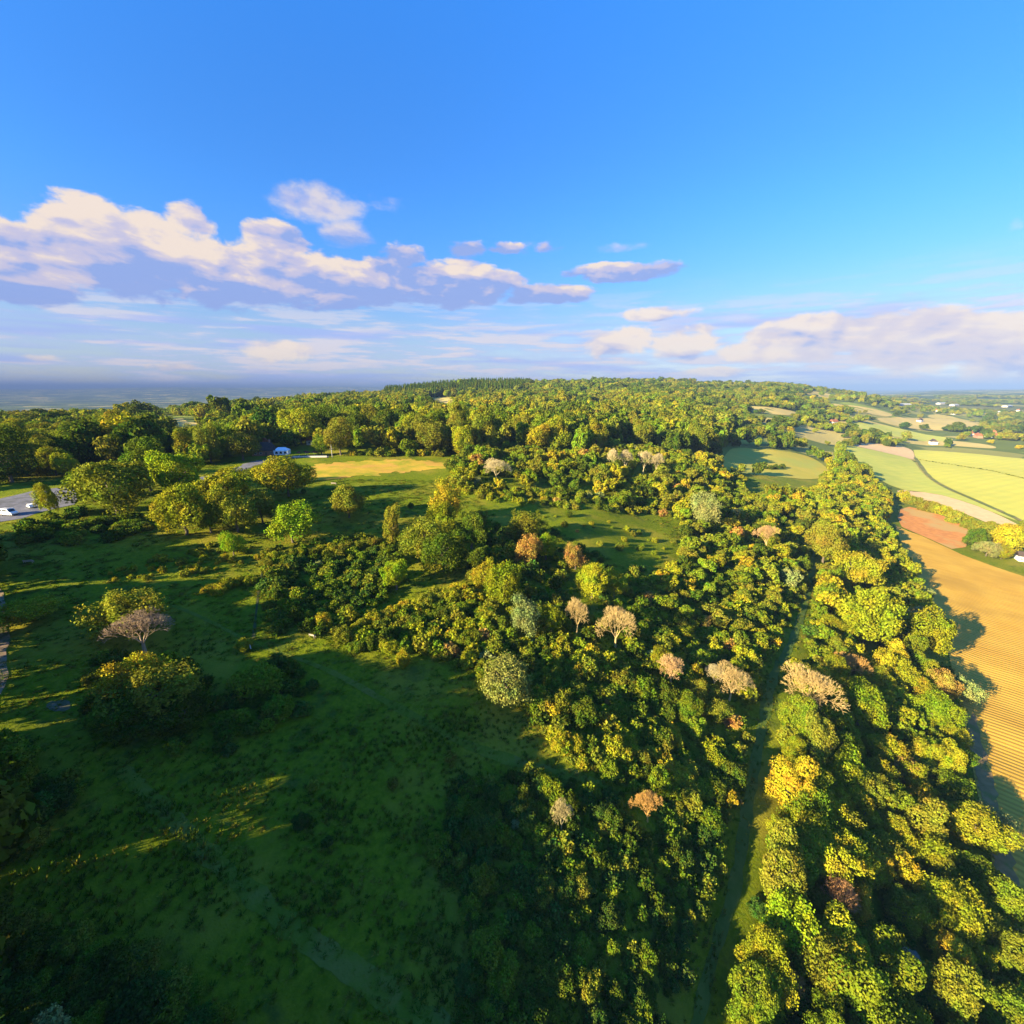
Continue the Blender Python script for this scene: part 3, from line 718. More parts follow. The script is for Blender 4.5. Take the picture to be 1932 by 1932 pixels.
bush_at(500, 1290, 0.1, .8, 'blue green', 'x'); BUSHES.pop()
for (q, r_, w_, tn, lb) in [(490, 1275, 84, 'mid green', 'wide low shaded bramble mound right of the dark yews'), (530, 1330, 60, 'mid green', 'low shaded bush below the bramble mound'),
      (20, 1430, 84, 'mid green', 'big green bush at the left edge of the lower meadow'), (30, 1475, 60, 'yellow green', 'yellowish bush just below the big green one at the left edge'),
      (60, 1530, 80, 'blue green', 'grey green bush on the left slope'), (110, 1500, 60, 'blue green', 'darker round bush right of the grey green one on the left slope'),
      (45, 1580, 60, 'olive', 'dull olive bush at the left edge above the bottom corner')]:
    bush_at(q, r_, w_, .6, tn, lb)

# copse and hedgerow out in the fields
for i, (q, r_, w_, tn, lb) in enumerate([(1842, 1015, 44, 'deep green', 'dark tree at the left of the copse in the fields'), (1872, 1000, 44, 'olive', 'tallest olive tree of the copse in the fields'), (1905, 1012, 56, 'golden', 'rounded golden tree in the middle of the copse in the fields'),
      (1865, 1032, 34, 'silver green', 'pale leaved tree at the front of the copse in the fields'), (1893, 1040, 30, 'yellow green', 'small front tree of the copse beside the white house'), (1935, 1000, 40, 'olive', 'tree at the right of the copse cut by the picture edge')]):
    A(q, r_, w_, .85, 'round', tn, lb)
line([(1700, 936), (1735, 948), (1780, 962), (1835, 990)], 10, 20, 26, ['yellow green', 'olive'], .8, 'rounded bush in the hedgerow between the pink soil and the red soil', 'hedgerow bushes between the soil strips', 2)
line([(1690, 838), (1640, 826), (1600, 834), (1580, 845)], 12, 14, 18, ['deep green', 'olive'], .9, 'dark bush in the hedge at the back of the pale green field', 'hedge bushes behind the pale green field', 2)
line([(1727, 866), (1800, 877), (1870, 888), (1932, 902), (1990, 910)], 44, 3.2, 4.5, ['olive', 'deep green'], .5, 'small dark bush in the thin hedge across the yellow field', 'thin hedge across the yellow field', .3)
line([(1430, 876), (1450, 882), (1480, 880)], 5, 12, 12, ['deep green'], .7, 'dark bush in the short hedge inside the golden meadow', 'short hedge in the golden meadow', 2)

fixed = np.array([(t['x'], t['y'], t['R']) for t in TREES + BUSHES])
def free(x, y, r, k=.75):
    return np.min(np.hypot(fixed[:, 0] - x, fixed[:, 1] - y) - (fixed[:, 2] + r) * k) > 0

# (name, outline, spacing, radius range, height/width, share kept, tints with weights, [species], label, group)
TW_WOOD = [('yellow green', 6), ('mid green', 3), ('golden', 1.6), ('olive', 3), ('bright green', 1.2), ('orange brown', .12), ('silver green', .1)]
TW_BIG = [('mid green', 4), ('olive', 4), ('deep green', 3), ('yellow green', 3), ('golden', .25)]
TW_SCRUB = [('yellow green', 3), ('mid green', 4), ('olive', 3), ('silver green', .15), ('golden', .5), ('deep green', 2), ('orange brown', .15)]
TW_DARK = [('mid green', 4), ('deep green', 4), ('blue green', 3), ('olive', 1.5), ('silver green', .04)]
TW_FARD = [('deep green', 5), ('mid green', 3), ('olive', 1), ('blue green', 1)]
TW_FARL = [('yellow green', 4), ('mid green', 3), ('olive', 4), ('golden', .4), ('bright green', 1)]
def pick(tw): return RG.choices([t[0] for t in tw], [t[1] for t in tw])[0]
W3 = [(1420, 900), (1560, 905), (1640, 908), (1678, 945), (1668, 1000), (1704, 1075), (1732, 1130), (1765, 1215), (1785, 1310), (1800, 1400), (1818, 1500), (1842, 1600), (1872, 1700), (2030, 2100), (2030, 2500), (1290, 2500), (1352, 1980), (1352, 1800), (1395, 1640), (1425, 1480), (1450, 1370), (1478, 1280), (1532, 1170), (1542, 1060), (1530, 1000), (1440, 960)]
REG = [
 ('strip', W3, 5.1, (2.0, 4.7), 1.05, .95, TW_WOOD, ['round', 'loose', 'round', 'tall'], 'wooded strip by the track'),
 ('upper', [(1380, 905), (1440, 900), (1440, 960), (1530, 1000), (1530, 1060), (1512, 1140), (1380, 1120), (1280, 1060), (1290, 980)], 7.5, (2.4, 4.4), .85, .75, TW_SCRUB, ['round', 'loose'], 'scrub at the track bend'),
 ('midscrub', [(1180, 1120), (1280, 1060), (1380, 1120), (1512, 1140), (1480, 1215), (1448, 1290), (1425, 1380), (1300, 1400), (1240, 1300), (1230, 1190)], 7.0, (1.8, 3.4), .85, .72, TW_SCRUB, ['loose', 'round'], 'slope round the leafless trees'),
 ('back', [(860, 860), (960, 850), (1100, 865), (1180, 850), (1340, 865), (1390, 905), (1290, 980), (1160, 960), (1060, 920), (960, 930), (870, 930), (845, 900)], 8.5, (2.8, 5.0), .95, .85, TW_SCRUB, ['round', 'loose'], 'bushy wood behind the meadow'),
 ('yewside', [(700, 1010), (760, 1000), (860, 960), (930, 985), (950, 1060), (880, 1090), (780, 1060)], 8, (2.2, 3.6), 1.0, .6, TW_DARK, ['round', 'yew'], 'group round the yews'),
 ('carwood', [(-500, 800), (0, 790), (150, 780), (280, 812), (400, 812), (470, 800), (480, 845), (440, 868), (380, 880), (280, 865), (150, 880), (125, 905), (0, 925), (-500, 960)], 12, (5.0, 9.4), 1.0, .93, TW_BIG, ['round', 'tall', 'round'], 'wood behind the car park'),
 ('centre', [(480, 770), (700, 745), (1000, 750), (1250, 770), (1380, 800), (1350, 865), (1180, 850), (1100, 865), (960, 850), (870, 862), (700, 860), (625, 852), (520, 825)], 14.5, (5.5, 11.0), 1.15, .93, TW_BIG, ['round', 'round', 'tall', 'loose'], 'tall wood behind the marquee'),
]
NOGO_PX = [[(1590, 836), (1730, 842), (2200, 868), (2200, 1110), (1932, 1020), (1700, 940)], [(470, 848), (612, 850), (612, 862), (700, 868), (640, 875), (545, 872), (455, 884), (372, 912), (368, 895), (440, 872), (470, 862)],
           [(280, 786), (352, 786), (410, 798), (402, 811), (325, 811), (296, 803)], [(806, 750), (868, 750), (864, 769), (812, 769)],
           [(880, 930), (1000, 940), (1010, 958), (1150, 965), (1230, 985), (1290, 1060), (1180, 1070), (1060, 1000), (940, 975)],
           [(560, 860), (850, 862), (845, 905), (560, 905)], [(-200, 918), (140, 915), (150, 955), (60, 985), (-200, 990)]]
PATHLINE = []
def near_path(x, y, pad):
    return any(np.min(np.hypot(Q[:, 0] - x, Q[:, 1] - y)) < wd + pad for Q, wd in PATHLINE)
for pix, wd in [([(1537, 1010), (1535, 1060), (1522, 1130), (1492, 1215), (1462, 1270), (1440, 1360), (1418, 1480), (1400, 1590), (1385, 1680), (1350, 1790), (1315, 1932), (1290, 2060)], 1.3)]:
    Q, _ = ribbon_poly(pix, 1); PATHLINE.append((Q, wd))
def in_fields(X_, Y_):
    m_ = np.zeros(X_.shape, bool)
    for w in FIELDS.values(): m_ |= inpoly(X_, Y_, w)
    return m_
def jgrid(x0, x1, y0, y1, s):
    gx, gy = np.meshgrid(np.arange(x0, x1, s), np.arange(y0, y1, s * .87)); gx = gx + (np.arange(gx.shape[0]) % 2)[:, None] * s / 2
    gx = gx + RNG.uniform(-.36, .36, gx.shape) * s; gy = gy + RNG.uniform(-.36, .36, gy.shape) * s
    return gx.ravel(), gy.ravel()
CLEAR_PX = [[(811, 754), (840, 751), (862, 755), (858, 766), (820, 766)], [(300, 792), (345, 789), (395, 800), (398, 808), (330, 808), (302, 800)], [(500, 780), (540, 779), (545, 784), (505, 786)], [(1060, 757), (1180, 755), (1185, 760), (1070, 762)],
            [(1400, 862), (1440, 855), (1530, 862), (1560, 890), (1500, 898), (1420, 890)], [(1400, 768), (1450, 769), (1500, 778), (1460, 782)], [(484, 842), (545, 838), (545, 857), (484, 857)], [(590, 822), (606, 822), (606, 834), (590, 834)]]
def nogo(X_, Y_, px, py, bush=False):
    m_ = in_fields(X_, Y_)
    for hh in (6, 12, 17):
        qx, qy, _ = project(X_, Y_, T(X_, Y_) + hh)
        for p in CLEAR_PX: m_ |= inpoly(qx, qy, p) & (Y_ > 0) & (py > max(a[1] for a in p)) & (py < max(a[1] for a in p) + 60)
    for i_, p in enumerate(NOGO_PX):
        if not (bush and i_ == 4): m_ |= inpoly(px, py, p) & (Y_ > 0)
    return m_
used = []
for key, poly, sp_, rr, asp, keep, tw, sps, lab in REG:
    W_ = [hit(*p)[:2] for p in poly]; xs = [p[0] for p in W_]; ys = [p[1] for p in W_]
    x_, y_ = jgrid(max(min(xs), -900), min(max(xs), 1200), max(min(ys), -60), min(max(ys), 1500), sp_)
    z_ = T(x_, y_); px, py, d = project(x_, y_, z_)
    ok = inpoly(px, py, poly) & (d > 5) & ~nogo(x_, y_, px, py)
    for x, y, z in zip(x_[ok], y_[ok], z_[ok]):
        if RG.random() > keep: continue
        r_ = RG.uniform(*rr)
        if not free(x, y, r_ * .8) or (near_path(x, y, r_ * (1.0 if math.hypot(x, y) < 260 else .5) + .3)): continue
        add(TREES, x=x, y=y, z=z, R=r_, H=2 * r_ * asp * RG.uniform(.85, 1.2), sp=RG.choice(sps), tint=pick(tw), lab=None, grp=None, reg=lab)
# far woodland on the ridge and hill, default beyond the meadow
FARW = []
for (r0, r1, s_) in ((300, 700, 14.5), (700, 1300, 17), (1300, 2600, 20)):
    x_, y_ = jgrid(-r1, r1, -60, r1, s_); r_ = np.hypot(x_, y_); az = np.degrees(np.arctan2(x_, y_))
    z_ = T(x_, y_); px, py, d = project(x_, y_, z_)
    ok = (r_ >= r0) & (r_ < r1) & (az > -66) & (az < 66) & (d > 5) & ~nogo(x_, y_, px, py)
    for p in (poly for _, poly, *_ in REG): ok &= ~inpoly(px, py, p)
    edge = 41 - np.clip((r_ - 500) / 500, 0, 1) * 0 + np.clip((r_ - 1000) / 1200, 0, 1) * 4
    n_ = np.sin(x_ * .011 + 2 * np.sin(y_ * .006)) * np.sin(y_ * .013 + np.sin(x_ * .009)) + .35 * np.sin(x_ * .031) * np.sin(y_ * .027)
    dens = np.where(az < 33, 1.0, np.where(n_ > .28, 1.0, .10))
    mead = (r_ < 640) & (az > 12) & (az < 45); dens = np.where(mead & (n_ < .2), .5, dens)
    ok &= RNG.random(len(x_)) < dens
    ok &= ~((az > 33) & (r_ < 640) & (py > 905))
    big = np.where(az < 22, 1.0, .72)
    for x, y, z, b_ in zip(x_[ok], y_[ok], z_[ok], big[ok]):
        cl = math.sin(x * .019 + 2 * math.sin(y * .011)) * math.sin(y * .023 + 1.7 * math.sin(x * .013))
        if RG.random() < .06: continue
        q = s_ * .58 * RG.uniform(.55, 1.35) * b_ * (1 + .25 * cl)
        if not free(x, y, q * .8): continue
        add(FARW, x=x, y=y, z=z, R=q, H=2 * q * RG.uniform(.75, 1.25) * (1.15 if s_ < 15 else .8), sp='round', tint=pick(TW_FARD if cl > .25 else (TW_FARL if cl < -.2 else TW_BIG)))
# valley and plain: hedges and copses thinning into the distance
VAL = []
for (r0, r1, s_, az0, az1, thr) in ((2600, 5200, 30, 30, 70, .05), (1700, 5200, 34, -70, -8, -.2)):
    x_, y_ = jgrid(-r1, r1, 0, r1, s_); r_ = np.hypot(x_, y_); az = np.degrees(np.arctan2(x_, y_))
    n_ = np.sin(x_ * .0045 + 2 * np.sin(y_ * .0026)) * np.sin(y_ * .0052 + np.sin(x_ * .0031)) + .5 * np.sin(x_ * .017) * np.sin(y_ * .015)
    ok = (r_ > r0) & (r_ < r1) & (az > az0) & (az < az1) & (n_ > thr); z_ = T(x_, y_)
    for x, y, z in zip(x_[ok], y_[ok], z_[ok]):
        q = RG.uniform(9, 15); add(VAL, x=x, y=y, z=z, R=q, H=RG.uniform(11, 16), sp='round', tint=pick(TW_BIG))

# scrub: bushes and brambles
SCR = [
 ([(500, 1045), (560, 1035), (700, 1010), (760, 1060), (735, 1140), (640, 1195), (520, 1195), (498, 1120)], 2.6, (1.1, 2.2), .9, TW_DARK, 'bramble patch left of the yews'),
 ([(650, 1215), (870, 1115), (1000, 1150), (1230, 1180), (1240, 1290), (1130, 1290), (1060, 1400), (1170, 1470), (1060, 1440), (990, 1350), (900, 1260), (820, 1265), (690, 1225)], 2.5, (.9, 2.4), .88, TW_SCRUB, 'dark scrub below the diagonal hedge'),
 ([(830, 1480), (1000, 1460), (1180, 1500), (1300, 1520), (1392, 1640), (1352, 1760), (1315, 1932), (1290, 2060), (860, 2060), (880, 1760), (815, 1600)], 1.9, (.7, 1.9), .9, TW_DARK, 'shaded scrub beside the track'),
 ([(1060, 1400), (1130, 1290), (1240, 1290), (1300, 1400), (1425, 1380), (1405, 1500), (1385, 1590), (1300, 1530), (1180, 1490)], 2.6, (1.0, 2.9), .92, TW_SCRUB, 'sunlit scrub left of the grassy track'),
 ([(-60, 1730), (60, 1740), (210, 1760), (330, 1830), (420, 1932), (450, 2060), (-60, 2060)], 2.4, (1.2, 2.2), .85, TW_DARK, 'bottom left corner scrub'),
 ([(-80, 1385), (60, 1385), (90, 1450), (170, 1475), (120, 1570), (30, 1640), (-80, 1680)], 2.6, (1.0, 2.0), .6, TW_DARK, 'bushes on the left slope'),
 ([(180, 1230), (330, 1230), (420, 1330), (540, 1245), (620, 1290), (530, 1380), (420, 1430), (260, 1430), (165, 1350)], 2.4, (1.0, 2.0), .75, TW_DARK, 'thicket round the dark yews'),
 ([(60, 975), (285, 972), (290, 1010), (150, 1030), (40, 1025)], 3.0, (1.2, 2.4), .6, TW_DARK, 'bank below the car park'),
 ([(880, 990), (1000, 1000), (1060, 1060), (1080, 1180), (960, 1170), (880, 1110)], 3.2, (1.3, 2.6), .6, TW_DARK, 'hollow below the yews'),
 ([(1020, 1000), (1180, 1075), (1280, 1070), (1240, 1180), (1100, 1130), (1050, 1050)], 4.0, (1.0, 2.2), .45, TW_DARK, 'edge of the dark glade'),
 ([(1280, 1060), (1380, 1010), (1530, 1060), (1512, 1140), (1448, 1290), (1425, 1390), (1240, 1300), (1180, 1120)], 2.9, (1.0, 2.5), .85, TW_SCRUB, 'scrub near the leafless trees'),
 ([(1290, 980), (1390, 905), (1440, 960), (1520, 1010), (1380, 1010), (1280, 1060)], 4.0, (1.5, 3.0), .8, TW_SCRUB, 'scrub at the upper end of the track'),
 ([(840, 900), (960, 925), (1100, 930), (1290, 980), (1180, 970), (1010, 955), (880, 945)], 4.0, (1.4, 2.8), .8, TW_SCRUB, 'bushy edge of the meadow wood'),
 (W3, 5.2, (1.3, 2.6), .8, TW_DARK, 'wooded strip undergrowth'),
 ([(200, 1080), (330, 1045), (480, 1015), (500, 1058), (380, 1085), (210, 1102)], 2.4, (.5, 1.2), .62, [('yellow green', 4), ('golden', 2), ('olive', 3)], 'sunlit bank below the clump'),  # low bank plants, thickened and tinted golden to carry the sunlit strip
 ([(640, 855), (835, 855), (860, 880), (835, 885), (760, 868), (640, 868)], 5, (1.6, 3.2), .9, TW_SCRUB, 'bushes along the foot of the tall wood'),
 ([(1000, 965), (1150, 970), (1270, 1010), (1270, 1060), (1150, 1050), (1040, 1000)], 5, (.6, 1.7), .42, TW_SCRUB, 'dark glade'),
 ([(560, 905), (840, 905), (830, 940), (700, 1000), (560, 1030), (470, 1040)], 12, (.5, 1.3), .22, TW_DARK, 'open upper meadow'),
 ([(500, 1500), (620, 1350), (900, 1450), (830, 1900), (600, 1750)], 9, (.5, 1.0), .22, TW_DARK, 'lower meadow'),
]
for poly, sp_, rr, keep, tw, lab in SCR:
    W_ = [hit(*p)[:2] for p in poly]; xs = [p[0] for p in W_]; ys = [p[1] for p in W_]
    x_, y_ = jgrid(min(xs), min(max(xs), 1200), min(ys), min(max(ys), 1500), sp_)
    z_ = T(x_, y_); px, py, d = project(x_, y_, z_)
    nn = np.sin(x_ * .35 + 3 * np.sin(y_ * .21)) * np.sin(y_ * .41 + 2 * np.sin(x_ * .17))
    ok = inpoly(px, py, poly) & (d > 5) & ~nogo(x_, y_, px, py, True)
    for x, y, z, q in zip(x_[ok], y_[ok], z_[ok], nn[ok]):
        if RG.random() > keep + .15 * q: continue
        r_ = RG.uniform(*rr) * (1 + .25 * q)
        if near_path(x, y, r_ * .8): continue
        if np.min(np.hypot(fixed[:, 0] - x, fixed[:, 1] - y) - fixed[:, 2] * .7) < 0: continue
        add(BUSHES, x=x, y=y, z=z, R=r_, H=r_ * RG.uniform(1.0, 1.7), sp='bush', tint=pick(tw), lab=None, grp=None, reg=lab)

# unseen wood left and behind, its trees placed and sized to shade the meadow
SHADE = []
def shade_tree(tx, ty, dist, R_, H_):
    """a tree standing dist metres towards the sun from the ground under pixel (tx,ty)"""
    x, y, z, d = hit(tx, ty); x += sdir.x / math.cos(R(SUN_EL)) * dist; y += sdir.y / math.cos(R(SUN_EL)) * dist
    add(SHADE, x=x, y=y, z=float(T(x, y)), R=R_, H=H_, sp='round', tint='deep green')
def shade_for(px, py, extra=2.0, cap=30):
    x, y, z, d = hit(px, py); D = 0; hx, hy = sdir.x / math.cos(R(SUN_EL)), sdir.y / math.cos(R(SUN_EL)); tn = math.tan(R(SUN_EL))
    while D < 260:
        D += 2; X_, Y_ = x + hx * D, y + hy * D; g = float(T(X_, Y_)); need = z + D * tn - g
        q, w_, dd = project(np.array(X_), np.array(Y_), np.array(g + max(need, 3) + 2))
        rr = 6 * 810 / max(float(dd), 1)
        if dd < 4 or q < -rr - 20 or w_ > 1932 + rr * 1.4: break
    D += RG.uniform(0, 8); X_, Y_ = x + hx * D, y + hy * D; g = float(T(X_, Y_)); need = z + D * tn - g + extra
    if need < 3: return
    need = min(need, cap)
    for t in SHADE:
        if math.hypot(t['x'] - X_, t['y'] - Y_) < 4.5: t['H'] = max(t['H'], need); t['R'] = max(t['R'], min(6, need * .42)); return
    add(SHADE, x=X_, y=Y_, z=g, R=min(6.0, max(3.0, need * .45)), H=need, sp='round', tint='deep green')
for poly, st in (([(120, 1400), (420, 1440), (560, 1380), (640, 1260), (760, 1290), (930, 1340), (980, 1440), (960, 1500), (940, 1932), (0, 1932), (0, 1300)], 44),
                 ([(200, 1480), (580, 1480), (580, 1700), (200, 1720)], 24),
                 ([(900, 1510), (1060, 1540), (1110, 1700), (1110, 1932), (900, 1932)], 50),
                 ([(640, 1255), (740, 1290), (880, 1250), (960, 1340), (1000, 1400), (900, 1390)], 30),
                 ([(-40, 1135), (150, 1110), (330, 1095), (440, 1120), (470, 1220), (430, 1300), (330, 1190), (180, 1210), (100, 1300), (-40, 1300)], 36),
                 ([(-40, 1010), (260, 1012), (420, 1030), (400, 1050), (250, 1072), (100, 1092), (-40, 1100)], 22)):
    xs = [p[0] for p in poly]; ys = [p[1] for p in poly]
    for qx in np.arange(min(xs), max(xs), st):
        for qy in np.arange(min(ys), max(ys), st * (.6 if st < 40 else .9)):
            a_, b_ = qx + RG.uniform(-.3, .3) * st, qy + RG.uniform(-.3, .3) * st
            if bool(inpoly(np.array(a_), np.array(b_), poly)): shade_for(a_, b_)
print('SHADE', len(SHADE))

# ------------------------------------------------------------------ build individuals
def rank(L):
    x = np.array([t['x'] for t in L]); y = np.array([t['y'] for t in L]); z = np.array([t['z'] + t['H'] * .6 for t in L]); r_ = np.array([t['R'] for t in L])
    px, py, d = project(x, y, z); s_ = r_ / np.maximum(d, 1) * 810
    inf = (d > 1) & (px > -s_) & (px < 1932 + s_) & (py > -s_) & (py < 1932 + s_)
    return px, py, np.where(inf, s_, -1), d
def vis_words(px, py):
    v_ = 'far' if py < 900 else ('upper' if py < 1100 else ('middle' if py < 1450 else 'lower'))
    h_ = 'left' if px < 640 else ('central' if px < 1290 else 'right')
    return v_, h_
TW_WORD = {'yellow green': 'yellow green', 'mid green': 'mid green', 'deep green': 'dark green', 'olive': 'olive green', 'golden': 'golden yellow', 'orange brown': 'orange brown', 'silver green': 'pale silvery', 'bright green': 'bright green', 'blue green': 'dark bluish green'}
def as_tint(t): return jit(TINTS[t], RG) if isinstance(t, str) else t
def meshobj(name, me, loc, rz, scl, colr, parent=None):
    o = bpy.data.objects.new(name, me); o.location = loc; o.rotation_euler = (0, 0, rz); o.scale = scl; o.color = (*colr, 1); return link(o, parent)
SHN = {'round': 'broadleaf_tree', 'loose': 'broadleaf_tree', 'tall': 'broadleaf_tree', 'yew': 'yew_tree', 'bare': 'bare_tree'}
NB_R = [float(max(np.ptp([v.co.x for v in m_[1].vertices]), .1)) / 2 for m_ in BARE]
def build_tree(t, label, group, cat='tree'):
    nm = SHN[t['sp']]
    e = bpy.data.objects.new(nm, None); e.empty_display_size = .5; e.location = (t['x'], t['y'], t['z'] - .1); link(e); tag(e, label, cat, group)
    rz = RG.uniform(0, 6.28); tc = as_tint(t['tint'])
    if t['sp'] == 'bare':
        k = t.get('k', 0); sx = t['R'] / NB_R[k] * .95
        meshobj('trunk', BARE[k][0], (0, 0, 0), rz, (sx, sx, t['H']), tuple(min(1, v * 1.15) for v in tc), e)
        meshobj('twigs', BARE[k][1], (0, 0, 0), rz, (sx, sx, t['H']), tc, e)
    else:
        me = RG.choice(HI[t['sp']]); mid, sem = (.53, .50) if t['sp'] != 'yew' else (.47, .52)
        s1 = t['R'] * RG.uniform(.92, 1.1); s2 = t['R'] * RG.uniform(.9, 1.05)
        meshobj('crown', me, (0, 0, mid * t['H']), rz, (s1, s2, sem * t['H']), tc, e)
        meshobj('trunk', RG.choice(TRUNKS), (0, 0, 0), rz, (t['H'],) * 3, (.1, .08, .06), e)
    return e
def pos_words(px, py): return ('left', 'centre', 'right')[min(2, int(max(px, 0) / 644))]

px, py, s_, d_ = rank(TREES)
for i, t in enumerate(TREES): t['s'] = s_[i] + (1000 if t.get('fix') and s_[i] > 0 else 0); t['px'] = px[i]; t['py'] = py[i]
TREES.sort(key=lambda t: -t['s'])
NT = 296
restT = []
for i, t in enumerate(TREES):
    if i < NT and t['s'] > 0:
        if t['lab']: build_tree(t, t['lab'], t['grp'])
        else:
            v_, h_ = vis_words(t['px'], t['py'])
            sz = 'large' if t['R'] > 6 else ('medium' if t['R'] > 3.6 else 'small')
            kind = {'yew': 'yew'}.get(t['sp'], {'loose': 'open-crowned tree', 'tall': 'tall-crowned tree'}.get(t['sp'], 'round-crowned tree'))
            lab = f"{sz} {TW_WORD[t['tint']]} {kind} in the {v_} {t['reg']}"
            build_tree(t, lab, f"{sz} {TW_WORD[t['tint']]} {kind}s, {v_} part of the {t['reg']}")
    else: restT.append(t)
px, py, s_, d_ = rank(BUSHES)
for i, t in enumerate(BUSHES): t['s'] = s_[i] + (1000 if t.get('fix') and s_[i] > 0 else 0); t['px'] = px[i]; t['py'] = py[i]
BUSHES.sort(key=lambda t: -t['s'])
restB = []
for i, t in enumerate(BUSHES):
    if i < 290 and t['s'] > 0:
        me = RG.choice(HI['bush']); tc = as_tint(t['tint'])
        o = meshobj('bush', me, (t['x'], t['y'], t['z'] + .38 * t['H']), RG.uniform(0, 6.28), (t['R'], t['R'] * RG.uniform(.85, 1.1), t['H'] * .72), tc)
        if t['lab']: tag(o, t['lab'], 'bush', t['grp'])
        else:
            v_, h_ = vis_words(t['px'], t['py']); sz = 'wide' if t['R'] > 2.2 else 'small'
            tag(o, f"{sz} {TW_WORD[t['tint']]} bush in the {v_} {t['reg']}", 'bush', f"{sz} {TW_WORD[t['tint']]} bushes, {v_} part of the {t['reg']}")
    else: restB.append(t)

# ------------------------------------------------------------------ uncountable growth: one object each, instanced leaves
def stuff(name, items, protos, label, cat, mid=.5, sem=.5, protofn=None):
    n = len(items)
    if not n: return
    me = bpy.data.meshes.new(name)
    P = np.array([(t['x'], t['y'], t['z'] + mid * t['H']) for t in items], np.float32)
    me.vertices.add(n); me.vertices.foreach_set('co', P.ravel())
    a = me.attributes.new('idx', 'INT', 'POINT'); a.data.foreach_set('value', RNG.integers(0, len(protos), n).astype(np.int32))
    a = me.attributes.new('rotv', 'FLOAT_VECTOR', 'POINT'); a.data.foreach_set('vector', np.column_stack([np.zeros(n), np.zeros(n), RNG.uniform(0, 6.28, n)]).astype(np.float32).ravel())
    a = me.attributes.new('sclv', 'FLOAT_VECTOR', 'POINT'); a.data.foreach_set('vector', np.array([(t['R'], t['R'], t['H'] * sem) for t in items], np.float32).ravel())
    a = me.attributes.new('tint', 'FLOAT_COLOR', 'POINT'); a.data.foreach_set('color', np.array([(*as_tint(t['tint']), 1) for t in items], np.float32).ravel())
    c_ = bpy.data.collections.new(name + '_shapes')
    for i, m_ in enumerate(protos):
        c_.objects.link(bpy.data.objects.new(f'{m_.name}', m_))
    o = bpy.data.objects.new(name, me); link(o); tag(o, label, cat, kind='stuff')
    ng = bpy.data.node_groups.new(name, 'GeometryNodeTree')
    ng.interface.new_socket('Geometry', in_out='INPUT', socket_type='NodeSocketGeometry'); ng.interface.new_socket('Geometry', in_out='OUTPUT', socket_type='NodeSocketGeometry')
    gi = ng.nodes.new('NodeGroupInput'); go = ng.nodes.new('NodeGroupOutput'); ip = ng.nodes.new('GeometryNodeInstanceOnPoints'); ci = ng.nodes.new('GeometryNodeCollectionInfo')
    ci.inputs['Collection'].default_value = c_; ci.inputs['Separate Children'].default_value = True; ci.inputs['Reset Children'].default_value = True
    def na(nm, ty):
        q = ng.nodes.new('GeometryNodeInputNamedAttribute'); q.data_type = ty; q.inputs['Name'].default_value = nm; return q.outputs['Attribute']
    L = ng.links.new
    L(gi.outputs[0], ip.inputs['Points']); L(ci.outputs[0], ip.inputs['Instance']); ip.inputs['Pick Instance'].default_value = True
    L(na('idx', 'INT'), ip.inputs['Instance Index']); L(na('sclv', 'FLOAT_VECTOR'), ip.inputs['Scale'])
    er = ng.nodes.new('FunctionNodeEulerToRotation'); L(na('rotv', 'FLOAT_VECTOR'), er.inputs[0]); L(er.outputs[0], ip.inputs['Rotation'])
    L(ip.outputs[0], go.inputs[0])
    mod = o.modifiers.new('growth', 'NODES'); mod.node_group = ng
    return o
def sky_conifers():
    L = []
    x_, y_ = jgrid(-480, 120, 1150, 1650, 13)
    for x, y in zip(x_, y_):
        az = math.degrees(math.atan2(x, y))
        if -16 < az < 1.5 and RG.random() < .7: L.append(dict(x=x, y=y, z=float(T(x, y)), R=RG.uniform(7.5, 10.5), H=RG.uniform(26, 38), tint=RG.choice(['deep green', 'deep green', 'blue green'])))
    return L
stuff('woodland', restT + FARW + VAL + SHADE, LO, 'mass of smaller and distant green trees covering the ridge, hill and valley', 'woodland', .52, .5)  # includes the unseen trees added to shade the meadow
stuff('conifer_wood', sky_conifers(), CONE, 'dark pointed conifers along the skyline of the wooded ridge', 'woodland', .5, .5)
stuff('scrub', restB, LOBUSH, 'mass of low green scrub and brambles over the slope', 'scrub', .36, .7)
GR = []
for (r0, r1, s_) in ((15, 75, .85), (75, 130, 1.3), (130, 300, 2.3)):
    x_, y_ = jgrid(-r1, r1, 0, r1, s_); r_ = np.hypot(x_, y_); az = np.degrees(np.arctan2(x_, y_)); z_ = T(x_, y_); px, py, d = project(x_, y_, z_)
    ok = (r_ >= r0) & (r_ < r1) & (px > -80) & (px < 2010) & (py < 2010) & (d > 3) & ~nogo(x_, y_, px, py) & ~(inpoly(px, py, W3))
    nn = np.sin(x_ * .21 + 3 * np.sin(y_ * .13)) * np.sin(y_ * .27 + 2 * np.sin(x_ * .11))
    ok &= RNG.random(len(x_)) < .55 + .4 * nn
    for x, y, z, q in zip(x_[ok], y_[ok], z_[ok], nn[ok]):
        w_ = s_ * RG.uniform(.35, .7); GR.append(dict(x=x, y=y, z=z, R=w_, H=RG.uniform(.15, .45) * (1 + .4 * q) * (1 if s_ < 1 else .6), tint=jit(((.07, .11, .005), (.11, .13, .007), (.16, .15, .015), (.06, .095, .006))[min(3, int(RG.random() * 4 * (.9 + .3 * q)))], RG)))
stuff('grass', GR, TUFT, 'rough tussocky meadow grass', 'grass', 0, 1)
print('COUNT trees', len(TREES), 'bushes', len(BUSHES), 'far', len(FARW), 'val', len(VAL), 'grass', len(GR))
